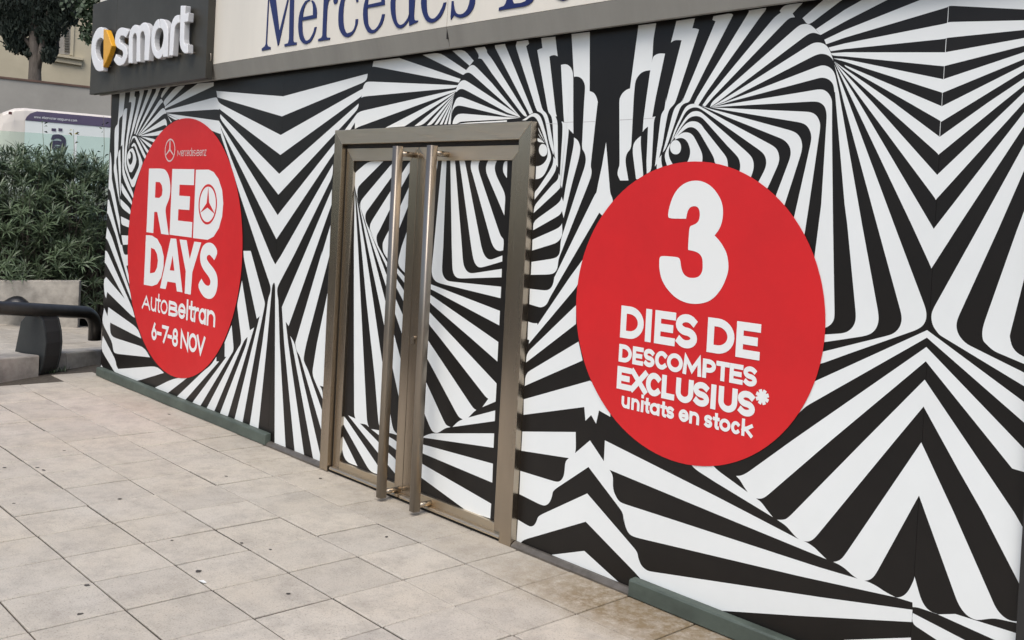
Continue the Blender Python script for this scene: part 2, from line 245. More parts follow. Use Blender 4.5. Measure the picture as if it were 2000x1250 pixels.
# flat print on the shop front, traced as outlines (pixels of the photograph, unprojected on to the wall plane below)
PRINT="""
w W 422.6,177.6 499.7,184.0 552.9,188.1 710.0,146.0 718.1,144.0 716.6,158.1 550.6,227.3 424.4,190.0
w W 323.6,215.8 420.8,189.6 424.6,191.4 426.8,201.0 548.3,263.7 705.6,174.8 708.2,173.3 706.0,187.8 705.1,188.5 547.5,302.5 427.9,212.5 426.8,214.8 425.0,213.4 324.8,219.8
w W 430.2,223.0 545.3,339.6 700.6,202.2 699.5,212.8 543.7,380.2 429.5,231.5
w W 427.4,235.8 431.4,242.4 542.2,420.2 621.2,320.0 652.7,280.5 675.2,251.6 697.2,221.9 699.9,220.2 705.2,217.1 890.3,174.9 889.8,178.5 702.2,247.1 693.0,251.6 693.3,239.1 685.4,251.6 651.9,299.5 638.0,320.0 539.9,467.3 466.2,320.0 432.8,252.8
w W 432.5,253.4 451.8,310.0 529.3,500.0 537.5,516.6 548.3,500.0 650.4,320.6 649.8,344.2 573.4,500.0 543.6,556.9 541.3,564.5 541.3,573.6 543.6,584.2 546.2,670.0 556.5,916.2 534.2,916.2 537.1,670.0 537.5,556.9 535.3,551.6 531.5,556.9 521.6,670.0 503.6,846.3 486.1,840.2 512.4,670.0 523.9,581.9 527.7,572.8 528.9,564.5 527.7,556.9 504.9,490.0 508.0,500.0 469.3,382.9 447.2,310.0 429.8,260.7
w W 475.5,490.0 489.7,490.0 516.3,587.3 517.8,593.6 502.1,670.0 473.2,828.1 457.3,822.0 494.5,670.0 507.1,617.7 501.5,622.7 501.1,620.7 476.0,503.7
w W 472.6,547.8 488.1,645.3 496.5,639.4 487.4,670.0 443.6,817.4 428.4,810.6 482.0,670.0 483.6,657.9 478.3,663.3 474.7,670.0 417.0,806.8 401.8,800.7 464.9,679.4 470.2,673.0 471.4,663.3 463.8,602.5 463.1,594.9
w W 452.4,635.1 455.4,670.0 456.5,684.7 451.2,692.8 389.6,795.4 372.9,790.1 439.0,701.2 442.1,696.6 438.7,697.1 439.0,670.0 438.0,670.9
w W 422.6,696.6 422.6,705.7 427.9,706.0 360.0,783.2 353.9,791.6 337.2,785.5 344.0,775.9 398.0,724.0 412.4,713.3
w W 285.0,766.0 335.0,741.0 372.0,733.0 318.0,775.0
w W 648.3,369.3 647.4,399.7 612.1,500.0 563.8,636.7 558.1,628.6 559.6,642.0 562.9,670.0 593.7,920.8 574.6,920.8 555.0,670.0 550.5,599.7 593.1,500.0
w W 627.6,500.0 645.6,439.2 643.3,500.0 598.6,670.0 593.3,695.8 593.3,706.5 600.1,718.6 628.7,800.7 627.2,838.7 584.9,692.8 578.8,685.2 576.6,670.0 577.1,667.8 629.5,490.0
w W 567.1,656.2 575.5,670.0 629.8,920.8 612.0,920.8 570.2,670.0
w W 639.8,572.1 619.1,670.0 609.2,730.8 630.2,779.4 630.2,762.7 624.4,753.3 631.3,755.1 638.1,670.0
l W 720.0,314.8 749.0,314.8 704.8,359.1 699.5,365.2 697.4,376.4 698.4,387.6 701.9,400.4 692.8,366.8 692.8,339.6 696.8,334.5
l W 769.6,314.8 787.2,314.8 720.0,407.6 714.7,414.8 712.8,424.4 715.7,436.4 704.5,408.4 703.5,400.4 704.5,394.0 708.0,387.9
l W 800.0,314.8 807.2,314.8 806.9,324.4 779.2,374.0 764.8,402.0 740.0,452.4 736.0,458.0 734.9,467.6 738.4,480.4 723.2,450.0 722.1,443.6 724.0,434.8
l W 804.8,352.4 803.5,386.8 775.5,456.4 764.0,489.6 760.0,497.6 759.5,509.6 748.0,492.0 747.2,480.0 747.7,472.4 762.4,444.4
l W 801.1,434.0 798.9,490.0 797.6,502.4 795.2,512.0 796.8,526.4 796.0,537.9 783.2,525.6 778.4,517.6 777.6,508.0 784.8,480.0
l W 692.8,370.8 699.2,480.0 708.8,670.0 715.2,794.8 716.8,823.6 720.3,834.3 715.2,828.7 703.2,827.1 742.4,866.7 756.0,881.6 778.4,902.4 776.8,931.2 753.9,903.5 741.1,888.0 680.0,811.3 694.1,817.5 691.7,809.2 691.2,670.0 691.2,480.0
l W 671.5,813.5 673.9,814.8 740.5,912.8 739.2,926.9 722.4,921.1 671.2,829.9 670.9,828.4
l W 669.1,851.2 698.4,910.4 676.0,902.4 668.0,881.6
l W 695.5,381.2 712.5,480.0 727.2,576.0 742.4,680.0 749.6,724.7 760.0,795.6 766.7,834.8 770.9,843.6 780.8,850.8 774.4,849.5 763.2,845.7 756.8,846.0 744.0,840.1 739.2,826.8 732.0,738.8 724.8,670.0 725.6,680.0 714.4,576.0 705.6,480.0
l W 700.8,395.6 724.8,480.0 755.5,599.2 774.1,670.0 787.5,719.9 783.5,796.4 764.0,706.0 752.8,647.2 717.6,480.0
l W 706.4,411.6 733.6,480.0 757.1,542.4 769.6,576.0 791.5,625.9 789.9,666.4 768.5,603.2 756.8,567.7 728.0,480.0
l W 715.2,435.6 738.4,480.0 759.2,517.6 771.2,539.2 794.1,576.0 793.1,598.1 770.4,554.7 758.4,528.0 735.2,480.0
l W 762.4,509.6 772.8,520.5 795.2,545.3 794.7,558.7 772.0,529.6
l W 724.8,838.0 744.0,840.9 744.0,841.1 756.8,851.2 779.5,864.8 778.9,882.7 756.0,865.6 742.4,851.5
r W 846.0,313.6 855.6,313.6 845.2,382.4 842.0,389.6
r W 863.1,313.6 872.1,313.6 865.7,480.0 863.1,526.4 864.4,535.2 867.9,543.2 874.0,548.5 880.4,549.9 978.8,560.0 977.7,582.4 858.0,553.1 850.0,549.1 844.7,540.8 842.6,529.6 847.6,480.0
r W 879.6,313.6 888.7,313.6 902.0,480.0 904.1,510.4 906.8,521.6 911.6,529.9 918.8,533.9 926.8,533.3 980.1,525.1 979.6,541.6 897.2,544.0 890.8,541.6 886.0,535.2 883.6,525.6 882.3,480.0
r W 897.2,313.6 907.6,313.6 939.9,480.0 943.6,493.6 948.9,503.2 956.4,507.4 963.6,505.9 981.2,498.9 980.9,510.7 939.9,522.9 933.2,521.3 927.6,514.9 923.9,504.0 920.1,480.0
r W 920.7,313.6 937.2,313.6 934.5,320.8 934.2,330.4 938.0,343.2 976.4,457.6 979.6,463.2 984.4,467.2 982.8,488.8 975.6,490.9 968.4,487.7 962.8,480.8 958.8,469.6 922.8,340.0 919.6,330.4 919.3,322.4
r W 953.5,313.6 970.8,313.6 967.1,320.8 966.0,330.4 969.2,343.2 987.3,379.7 984.9,420.8 952.4,344.0 949.0,334.4 949.5,322.4
r W 986.8,314.4 990.8,314.4 990.0,348.0 983.6,338.4 982.0,330.4 983.6,319.2
r W 837.5,553.6 976.4,607.2 975.1,635.5 837.2,562.4
r W 836.4,572.8 974.0,668.5 973.3,668.0 971.5,706.1 919.2,660.0 835.6,588.0
r W 835.3,605.9 886.4,660.0 969.9,749.0 968.0,784.3 942.1,795.2 953.6,778.9 948.0,774.4 859.2,660.0 834.0,628.8
r W 832.9,656.8 832.8,660.0 921.6,793.6 926.4,798.9 930.4,800.8 924.8,804.8 914.9,815.5 967.2,801.6 966.4,822.4 884.0,833.9 894.4,823.2 904.0,818.9 897.6,816.0 892.8,809.6 831.2,694.4
r W 829.3,740.0 868.0,824.8 872.0,830.9 880.0,834.1 869.1,836.3 858.4,844.0 852.0,846.1 845.6,843.7 840.8,836.8 826.1,800.8
r W 824.3,854.3 839.1,846.4 965.1,846.4 964.0,874.6
r W 822.9,867.2 962.8,905.7 961.4,942.7 822.5,884.2
r W 821.1,904.1 959.3,983.7 957.5,1012.7 912.6,998.6 820.2,930.9
r W 818.5,959.9 830.8,969.6 817.6,967.8
w W 729.5,119.4 779.7,113.3 899.7,154.3 896.4,161.2 731.3,130.0 727.2,130.5
w W 708.2,172.1 712.5,162.4 718.1,159.1 894.0,166.5 891.4,171.5 709.8,188.5 706.0,191.1 706.0,187.8
w W 752.6,249.6 790.3,246.7 888.3,181.7 889.4,179.1
w W 809.3,246.3 825.3,244.8 887.6,183.7 888.3,182.5
w W 833.6,244.8 843.5,244.0 886.4,187.0 887.6,184.3
w W 848.4,243.7 855.3,243.3 885.7,190.1 886.5,187.8
w W 858.7,243.3 864.0,242.9 885.1,193.9 885.7,190.8
w W 867.5,242.9 872.1,242.6 884.2,199.2 885.1,194.6
w W 875.1,242.6 880.0,242.6 883.0,205.3 884.2,199.9
w W 889.4,178.7 892.1,170.3 894.4,165.7 899.4,158.6 905.8,155.9 912.2,158.4 1010.7,223.5 1016.9,229.5 990.0,219.7 908.1,175.2 901.2,173.0 895.2,175.6 891.4,179.7
w W 887.6,200.7 891.4,192.3 897.9,188.8 905.0,190.4 990.0,223.8 1016.2,229.5 990.0,227.6 900.5,206.3 892.9,206.3 886.8,210.6 883.0,218.9 881.8,229.6 883.8,211.3
w W 883.8,242.5 885.3,233.4 891.4,224.3 900.5,221.5 990.0,229.1 1015.5,230.0 990.0,232.9 898.2,237.5 892.9,242.0
w W 893.6,242.5 908.8,239.9 990.0,234.9 990.0,237.9
w W 825.3,107.2 858.7,102.7 910.4,136.9 904.6,146.4
w W 904.6,146.4 910.4,136.9 916.4,129.3 922.5,126.5 927.8,128.1 960.1,161.6 1016.9,229.2 960.1,179.0 921.0,144.2 915.7,141.4 909.6,142.5
w W 883.8,99.6 905.8,96.1 925.3,118.6 917.2,128.5
w W 927.1,93.9 946.8,91.3 951.7,99.2 950.5,102.7 960.0,113.5 1026.3,220.0 1029.9,227.4 1024.8,227.4 1017.6,220.0 960.0,142.3 942.3,116.4 939.2,114.4 933.9,114.1 935.9,108.0
w W 966.5,88.3 986.6,85.8 987.1,89.7 988.8,92.6 1040.9,220.0 1034.2,223.8 1032.7,220.0 968.6,96.2 966.9,93.6
w W 1009.7,81.0 1031.3,78.2 1033.2,85.4 1027.7,90.4 1059.7,215.6 1065.9,219.4 1070.2,228.1 1073.4,241.8 1082.4,293.6 1080.7,302.5 1072.3,277.8 1066.3,241.8 1062.5,228.1 1057.9,221.3 1052.2,218.3 1048.1,216.6 1006.8,89.7 1008.3,86.1
w W 1057.2,74.6 1084.6,71.4 1089.2,110.1 1084.2,107.4 1077.4,108.1 1073.1,110.6 1085.3,220.0 1087.5,227.4 1085.0,227.4 1088.2,235.3 1089.2,246.1 1089.6,327.0 1086.7,321.7 1085.3,333.2 1078.1,345.5 1067.2,360.0 1044.0,389.6 1044.0,374.4 1049.3,370.0 1073.8,333.2 1080.3,320.3 1081.0,305.9 1085.0,310.9 1082.4,300.8 1079.3,243.2 1078.4,231.7 1075.2,223.8 1070.9,220.0 1049.3,98.3 1053.6,95.5 1059.4,94.0
w W 1019.8,235.0 1029.1,228.8 1037.8,222.3 1044.3,220.6 1051.5,223.0 1056.8,229.5 1060.8,241.8 1065.9,260.5 1071.6,286.4 1075.9,300.8 1076.4,309.5 1073.8,316.7 1066.6,335.4 1060.8,344.0 1053.6,349.1 1046.1,349.8 1047.1,325.0 1053.6,324.2 1062.3,319.5 1068.7,309.5 1070.2,299.4 1068.7,286.4 1060.8,263.4 1052.2,239.6 1048.1,232.4 1043.5,227.7 1037.8,227.4 1032.0,231.0 1027.0,235.3
w W 1060.8,281.1 1064.4,282.4 1067.3,286.4 1069.0,292.2 1068.7,298.7 1066.6,303.0 1063.0,305.4 1059.4,305.4 1055.8,303.0 1053.3,298.7 1052.2,293.6 1052.9,287.9 1055.3,283.5 1057.9,281.5
w W 1050.0,269.9 1055.1,271.3 1063.7,279.2 1057.9,277.8 1052.2,277.5 1049.6,274.9
w W 1051.5,249.0 1065.9,280.7 1052.2,256.2
w W 1051.5,261.2 1061.5,277.1 1052.2,264.8
w W 1095.7,126.9 1104.0,124.7 1112.0,128.1 1117.0,135.1 1119.6,145.1 1119.6,220.0 1119.9,261.2 1110.5,251.6 1110.5,260.5 1104.0,319.5 1097.5,367.8 1094.7,360.2 1093.2,367.8 1094.4,366.4 1087.2,374.4 1042.4,416.0 1043.2,401.9 1079.5,360.0 1086.7,354.1 1090.3,348.4 1091.4,339.0 1093.9,344.0 1093.9,336.8 1098.3,264.8 1099.0,243.2 1096.5,237.2 1101.9,238.6 1100.4,220.0
w W 1121.0,268.6 1127.1,272.0 1131.7,279.9 1133.8,290.7 1131.4,306.6 1116.8,360.0 1100.8,425.9 1097.6,412.0 1094.4,418.4 1088.0,423.2 1041.3,449.6 1041.3,432.8 1088.0,399.2 1095.2,391.2 1096.8,384.0 1100.0,393.9 1105.6,360.0 1116.3,305.1 1121.0,280.7
w W 1040.0,468.0 1088.8,446.4 1095.5,440.8 1097.6,436.0 1098.7,455.2 1096.0,464.8 1088.0,474.4 1039.2,489.3
w W 1116.3,66.6 1152.0,62.3 1151.6,178.0 1159.5,180.4 1165.2,189.1 1167.8,199.9 1167.4,200.0 1163.1,237.4 1153.4,325.3 1155.4,331.1 1155.4,339.7 1153.0,348.4 1148.8,360.0 1090.4,507.2 1089.6,520.0 1086.4,529.6 1078.4,536.0 1036.8,536.8 1038.1,511.5 1082.4,504.8 1089.6,500.8 1094.1,492.8 1094.7,470.4 1130.4,360.0 1142.2,325.3 1144.1,315.2 1144.1,306.6 1141.2,296.5 1136.4,291.0 1140.8,200.0 1142.9,172.5 1141.8,162.4 1136.4,153.1 1128.5,149.2 1120.9,149.8
w W 1183.7,277.8 1190.4,360.0 1191.7,377.9 1199.2,393.6 1184.0,415.2 1181.6,416.0 1176.0,420.8 1170.4,415.2 1097.6,540.0 1072.8,583.2 1070.4,589.6 1065.6,596.8 1057.6,600.5 1052.8,600.0 1033.9,594.1 1034.9,564.0 1067.2,567.8 1075.2,564.0 1080.5,555.2 1082.9,540.0 1083.2,540.8 1162.9,377.9 1164.8,377.3 1168.0,360.0 1176.0,322.4
w W 1139.2,505.6 1132.5,540.0 1128.5,557.6 1032.8,671.5 1033.6,664.0 1030.1,663.2 1031.5,628.0 1041.3,631.5 1049.3,631.2 1049.9,634.7 1113.9,540.0
w W 1125.1,596.0 1124.8,632.8 1027.5,708.0 1028.5,689.6
w W 1129.9,667.2 1137.9,704.0 1101.4,720.0 1025.0,753.6 1026.3,729.2
w W 1152.6,743.4 1192.0,777.6 1192.0,814.1 1169.9,801.6 1164.2,827.5 1154.6,810.8 1143.4,821.8 1141.1,794.9 1022.5,810.2 1023.0,779.9
w W 1020.2,842.9 1124.4,843.8 1124.8,877.5 1122.9,885.1 1152.3,860.2 1179.5,900.9 1181.5,859.8 1181.3,860.0 1400.0,970.0 1562.8,1054.7 1573.8,1058.0 1589.6,1067.9 1599.1,1077.8 1614.5,1092.5 1400.0,1004.5 1190.4,917.6 1197.6,928.8 1196.8,952.8 1200.8,965.6 1208.0,978.4 1216.0,983.2 1268.0,1000.0 1600.0,1108.0 1670.0,1128.7 1692.0,1134.6 1711.8,1144.1 1727.2,1155.1 1749.2,1166.5 1560.0,1125.0 1239.0,1049.0 1228.0,1043.0 1221.0,1028.0 1218.4,1012.0 1217.9,1020.0 1217.6,1002.4 1149.4,912.0 1079.7,958.1 1078.7,968.0 1073.9,981.4 1066.2,987.6 1057.6,986.8 1014.4,965.1 1016.3,919.7 1084.5,940.8 1092.2,941.2 1098.9,935.1 1102.7,923.5 1103.7,901.5 1111.0,894.7 1018.2,880.3
w W 1011.5,1015.0 1030.7,1026.6 1037.4,1028.9 1044.2,1025.6 1049.0,1016.0 1050.9,1007.9 1146.9,963.8 1245.0,1078.0 1246.4,1090.0 1252.4,1105.0 1262.0,1113.4 1269.0,1116.0 1600.0,1166.0 1782.2,1191.0 1780.7,1214.9 1560.0,1202.8 1396.0,1192.0 1320.0,1192.0 1258.0,1148.0 1257.0,1137.0 1240.0,1118.0 1144.0,1018.9 1020.2,1055.0 1015.4,1064.0 1008.6,1062.1
w W 1068.2,1084.7 1141.1,1075.9 1217.0,1145.0 1211.2,1146.6 1067.2,1087.1
w W 1247.1,49.5 1281.7,45.2 1275.9,77.6 1274.5,112.1 1270.1,137.3 1260.8,138.1 1252.1,142.1 1244.9,150.3 1240.6,159.6 1238.9,178.4 1237.9,190.0 1232.7,290.4 1225.5,297.3 1221.9,307.0 1221.6,318.7 1227.5,352.5 1211.2,352.5 1206.7,343.4 1206.0,336.9 1208.0,327.8 1210.2,323.9 1209.6,197.8 1210.4,191.3 1215.4,182.0 1223.3,175.2 1230.5,172.6
w W 1274.5,112.1 1279.5,107.5 1286.7,104.2 1298.9,104.7 1280.8,190.0 1273.9,229.0 1280.4,227.4 1277.2,234.9 1272.0,334.3 1263.2,338.9 1262.6,314.8 1265.8,247.2 1259.3,251.8 1255.1,257.9 1257.0,231.6 1262.6,190.0 1270.1,137.3
w W 1252.0,265.4 1245.0,270.6 1238.5,278.4 1235.9,287.5 1235.9,300.5 1242.4,350.0 1252.8,350.0 1256.7,346.0 1251.2,279.7
w W 1321.2,40.9 1357.5,35.5 1352.2,55.3 1358.7,55.3 1365.4,57.7 1319.1,200.0 1315.2,205.3 1308.7,211.5 1304.8,219.3 1300.3,242.0 1294.4,278.4 1287.3,308.6 1292.5,302.5 1290.8,310.9 1293.8,327.8 1282.7,330.4 1282.7,320.0 1279.1,325.2 1290.5,229.0 1292.1,222.5 1295.4,216.7 1297.7,214.7 1300.9,190.0 1300.4,200.0 1331.3,78.7 1322.7,78.0 1315.5,79.3 1310.4,83.3
w W 1393.6,31.5 1428.0,25.6 1432.0,29.1 1380.0,130.4 1350.3,190.0 1345.8,199.8 1338.0,201.1 1330.8,206.3 1326.3,215.4 1315.2,248.5 1300.9,290.1 1294.4,297.6 1299.6,278.4 1313.9,221.2 1317.8,210.8 1323.7,203.7 1331.5,199.4 1334.7,190.0 1332.0,200.0 1396.1,44.8 1397.5,41.6 1391.4,39.0
w W 1462.4,20.5 1496.5,15.2 1495.2,20.8 1488.8,27.5 1380.0,180.0 1373.7,190.0 1364.0,205.3 1355.5,202.4 1361.4,190.0 1380.0,159.2 1463.2,22.7
w W 1530.7,10.4 1568.0,5.3 1548.0,26.4 1552.8,33.6 1543.2,34.4 1534.4,41.6 1392.2,190.0 1377.0,208.2 1371.8,205.6 1382.8,190.0 1511.2,35.2 1519.2,28.5 1524.8,24.8 1522.9,20.8
w W 1557.6,52.0 1565.6,47.5 1575.2,46.4 1584.0,48.8 1593.6,57.9 1602.4,68.0 1592.8,64.3 1586.4,64.0 1577.6,66.9 1400.8,200.0 1386.7,209.5 1389.6,200.0
w W 1583.2,86.4 1591.2,83.2 1600.8,82.9 1610.4,85.6 1618.4,93.6 1622.4,102.4 1627.7,118.4 1624.0,112.8 1616.0,106.9 1607.2,105.0 1599.2,105.6 1589.6,109.1 1416.8,197.6 1388.0,209.5 1404.0,200.0
w W 1599.2,129.0 1608.8,127.2 1619.2,130.4 1627.2,137.6 1630.9,145.6 1632.8,153.6 1638.3,180.0 1684.0,440.0 1715.6,612.0 1716.2,627.0 1712.0,641.0 1703.0,651.0 1689.0,656.4 1611.0,668.0 1570.0,672.0 1570.0,655.0 1612.0,653.2 1647.0,651.2 1659.0,646.0 1667.0,637.0 1671.4,626.0 1671.4,612.0 1655.0,440.0 1649.7,400.0 1630.9,180.0 1629.6,180.0 1628.8,169.6 1625.6,161.6 1618.4,154.4 1607.2,151.2 1598.4,152.8 1429.6,197.6 1388.7,209.5 1416.8,199.2
w W 1388.0,209.5 1420.0,203.8 1566.1,180.0 1601.6,173.9 1612.0,176.5 1620.0,184.0 1624.5,194.4 1625.1,199.4 1625.1,268.0 1627.0,440.0 1630.0,616.0 1628.4,626.0 1621.6,635.6 1608.0,642.0 1588.0,643.0 1591.0,500.0 1603.9,400.0 1614.5,231.0 1614.2,217.8 1610.1,206.4 1601.3,199.7 1590.7,198.0 1420.0,207.6
w W 1388.7,209.8 1420.0,211.3 1576.7,218.2 1587.2,220.1 1596.0,226.6 1601.3,238.1 1602.2,248.6 1580.2,400.0 1567.9,479.2 1538.6,479.2 1556.4,400.0 1583.7,278.6 1585.1,266.3 1581.9,253.9 1574.9,244.2 1565.2,239.5 1420.0,215.7
w W 1368.5,206.6 1390.6,213.4 1420.0,221.0 1549.4,256.2 1559.1,262.7 1565.2,273.3 1567.2,285.6 1564.7,299.7 1525.6,421.2 1508.0,421.2 1515.9,380.7 1543.2,308.5 1545.0,296.2 1541.5,283.9 1532.7,274.2 1523.9,269.8 1420.0,228.4
w W 1309.4,279.7 1317.8,252.4 1329.5,227.7 1337.3,210.8 1344.5,204.6 1352.9,202.5 1360.7,203.7 1368.5,208.2 1420.0,236.7 1510.7,285.1 1518.6,292.7 1522.1,305.0 1521.7,317.3 1499.2,367.5 1490.4,382.4 1472.8,373.6 1481.6,354.6 1494.8,329.6 1497.1,317.3 1494.8,305.0 1487.8,296.2 1420.0,248.6 1367.2,211.5 1359.4,209.5 1351.6,210.2 1343.8,214.1 1337.3,221.2 1323.0,249.8 1311.3,277.1
w W 1311.3,277.1 1326.9,248.5 1341.2,226.4 1350.3,218.6 1359.4,216.5 1367.2,218.0 1373.7,222.5 1420.0,262.7 1464.0,301.5 1470.2,310.3 1472.5,321.7 1471.0,334.9 1462.2,356.0 1437.6,347.2 1445.0,334.6 1446.1,322.6 1443.8,311.1 1438.5,303.2 1420.0,284.2 1376.3,234.9 1369.8,229.0 1362.0,226.4 1352.9,227.1 1343.8,231.6 1333.4,244.6 1317.8,268.0
w W 1317.8,268.0 1336.0,244.6 1345.1,238.1 1354.2,236.4 1363.3,238.4 1369.8,243.3 1375.0,251.1 1414.0,300.5 1420.5,309.6 1421.8,325.2 1408.8,333.0 1395.8,318.7 1395.2,310.9 1391.9,303.1 1368.5,262.8 1362.0,253.7 1354.2,248.5 1346.4,248.1 1338.6,251.8 1326.9,262.2 1319.1,270.6
w W 1319.1,270.0 1326.9,262.8 1334.7,258.6 1342.5,258.3 1350.3,260.9 1356.2,268.0 1367.2,290.1 1371.8,300.5 1372.1,314.8 1369.8,321.3 1339.9,321.3 1347.1,307.0 1348.4,294.0 1345.8,283.6 1341.2,274.5 1334.7,270.0 1326.9,268.9 1317.8,273.2
w W 1319.4,273.5 1324.3,274.5 1328.2,279.1 1330.2,284.9 1330.2,291.4 1328.2,297.3 1324.3,300.9 1319.4,301.5 1314.6,300.5 1310.7,296.6 1308.7,290.8 1308.7,284.9 1310.7,279.1 1314.6,274.8
w W 1308.7,279.7 1303.5,288.8 1298.3,300.5 1298.6,310.9 1302.9,323.9 1313.9,320.7 1308.1,310.9 1305.8,300.5 1306.1,291.4 1309.4,282.3
w W 1567.2,35.5 1608.0,0.0 1620.0,-9.6 1660.0,-9.6 1644.0,0.0 1581.9,47.2 1575.5,46.4 1571.2,40.0
w W 1593.6,57.1 1650.0,19.0 1683.4,0.0 1695.8,-7.0 1748.5,-7.0 1732.4,0.0 1650.0,42.2 1602.7,68.3
w W 1609.9,77.6 1650.0,58.6 1796.9,0.0 1814.5,-7.0 2007.2,-7.0 2007.2,18.8 1854.1,10.9 1852.0,13.7 1650.0,73.6 1613.6,86.4
w W 1618.4,92.8 1650.0,84.8 1849.7,45.4 1851.1,43.1 2007.2,39.4 2007.2,57.7 1848.8,73.9 1847.1,75.7 1650.0,95.9 1622.4,100.0
w W 1622.9,104.0 1650.0,102.1 1845.7,102.2 2007.2,73.0 2007.2,87.6 1845.0,128.8 1843.6,129.5 1650.0,110.0 1625.3,108.8
w W 1627.2,113.9 1650.0,115.3 1842.3,154.8 2007.2,99.6 2007.2,112.6 1841.1,181.2 1650.0,120.5
w W 1650.0,127.0 1839.5,207.6 2007.2,123.2 2007.2,134.3 1838.0,238.0 1836.6,236.0 1774.0,200.0 1650.0,129.9
w W 1629.0,119.7 1745.0,200.0 1835.4,267.4 1930.0,200.0 2007.2,148.3 2007.2,161.0 1958.0,200.0 1832.6,302.4 1832.0,300.0 1720.0,200.0
w W 1629.0,120.0 1704.0,200.0 1830.4,341.6 1979.0,200.0 2008.0,172.0 2008.0,191.0 1827.4,390.4 1826.6,387.6 1687.0,200.0
w W 1629.3,120.8 1678.0,200.0 1823.6,447.0 2008.0,209.0 2008.0,235.0 1873.0,440.0 1819.0,524.4 1817.6,520.0 1781.0,440.0 1667.0,200.0
w W 1629.9,126.4 1658.0,200.0 1747.0,440.0 1807.0,600.0 1809.6,612.0 1808.8,625.0 1803.0,636.0 1791.0,644.0 1660.0,690.0 1605.1,710.0 1582.0,714.8 1582.0,692.8 1608.4,686.6 1728.0,657.0 1744.0,652.6 1755.0,643.0 1761.0,630.0 1761.2,616.0 1713.0,440.0 1648.0,200.0
w W 2008.0,268.0 2008.0,315.0 1949.0,450.0 1874.0,614.0 1868.4,628.0 1868.0,642.0 1873.0,656.0 1886.0,671.0 2006.6,730.9 2006.6,758.1 1837.6,655.8 1833.0,652.0 1822.0,637.0 1819.0,623.0 1819.6,611.0 1825.0,599.0 1908.0,450.0
w W 2008.0,392.0 1986.0,450.0 1921.0,634.0 1918.0,650.0 1919.6,665.0 1924.1,669.7 1939.5,685.1 2006.6,713.5 2006.6,699.8 1987.9,691.0 1976.2,677.4 1972.1,657.6 1972.4,654.0 2008.0,514.0
w W 1810.8,644.8 2006.6,790.0 2006.6,831.0 1810.4,659.4 1573.2,794.0 1560.0,807.2 1582.0,750.0 1595.2,743.0
w W 1809.3,677.8 2006.6,883.3 2006.6,923.8 1976.9,915.0 1808.2,705.6 1623.3,860.0 1494.6,971.1 1485.8,974.4 1476.6,973.3 1486.9,980.6 1496.8,994.2 1509.3,1010.0 1400.0,943.6 1356.8,916.0 1344.0,900.0 1384.0,900.0 1400.0,917.6 1460.5,961.6 1452.8,950.2 1445.1,937.0 1437.8,929.7 1447.3,929.3 1459.4,923.4 1547.4,860.0 1560.0,851.2
w W 1806.0,741.6 1923.0,915.0 1980.2,1000.0 2006.6,1039.6 2002.2,1151.8 1918.6,1000.0 1870.2,915.0 1803.8,794.0 1748.7,860.0 1591.4,1051.0 1582.6,1056.9 1573.8,1058.0 1562.8,1054.7 1555.1,1049.6 1544.1,1037.1 1534.6,1026.1 1517.7,1015.1 1532.0,1015.5 1540.8,1010.0 1688.2,860.0
w W 1799.3,864.0 1862.5,1000.0 1941.7,1180.4 1948.3,1192.5 1959.3,1204.6 1973.6,1213.0 1992.3,1213.8 1991.6,1218.2 1941.7,1207.2 1912.0,1211.2 1903.2,1210.1 1890.0,1203.5 1877.9,1190.3 1869.1,1173.8 1806.4,1000.0 1794.9,967.8 1710.2,1121.8 1701.4,1131.7 1688.2,1135.0 1672.8,1129.5 1662.9,1121.8 1648.6,1108.6 1636.5,1101.6 1627.7,1097.6 1638.7,1095.4 1647.5,1087.7
w W 1786.2,1125.8 1798.0,1168.3 1807.5,1186.6 1820.7,1196.5 1835.0,1200.6 1792.1,1186.1 1782.6,1185.5 1782.2,1176.7 1749.2,1166.5 1755.8,1167.2 1766.8,1162.8 1776.0,1151.8 1784.8,1133.1
w W 1831.7,1200.0 1865.8,1199.1 1991.2,1238.7 1990.1,1275.0 1967.0,1259.6 1942.8,1249.9
w W 1782.6,1197.3 1885.6,1250.8 1903.2,1261.8 1846.0,1261.8 1829.5,1249.9 1780.7,1217.8
w W 1648.0,1249.9 1778.9,1245.3 1780.0,1286.0 1714.0,1286.0
w W 233.8,181.3 244.8,180.1 241.2,217.6 239.2,226.4 235.8,228.0 233.4,231.6 232.3,236.8 232.0,260.0 230.0,304.0 227.3,309.6 227.0,316.0 227.1,320.0 229.7,345.6 234.4,401.9 228.4,371.2 222.6,335.4 222.0,327.7 223.0,320.0 223.4,320.0 223.6,256.0 225.0,248.8 227.4,244.8 230.2,242.4
w W 241.0,217.6 243.0,213.6 246.2,211.2 248.4,212.0 246.2,240.0 244.0,260.0 242.6,272.8 241.8,320.0 241.5,320.0 242.7,334.1 251.4,357.1 261.0,378.9 259.8,387.2 250.2,369.9 239.3,344.3 238.6,320.0 238.6,320.0 239.0,282.4 236.0,286.6 237.8,260.0 239.6,228.0
w W 235.0,291.6 231.8,295.2 230.6,304.0 231.0,320.0 232.9,352.0 235.1,384.0 235.8,376.3 236.3,320.0 235.2,312.0
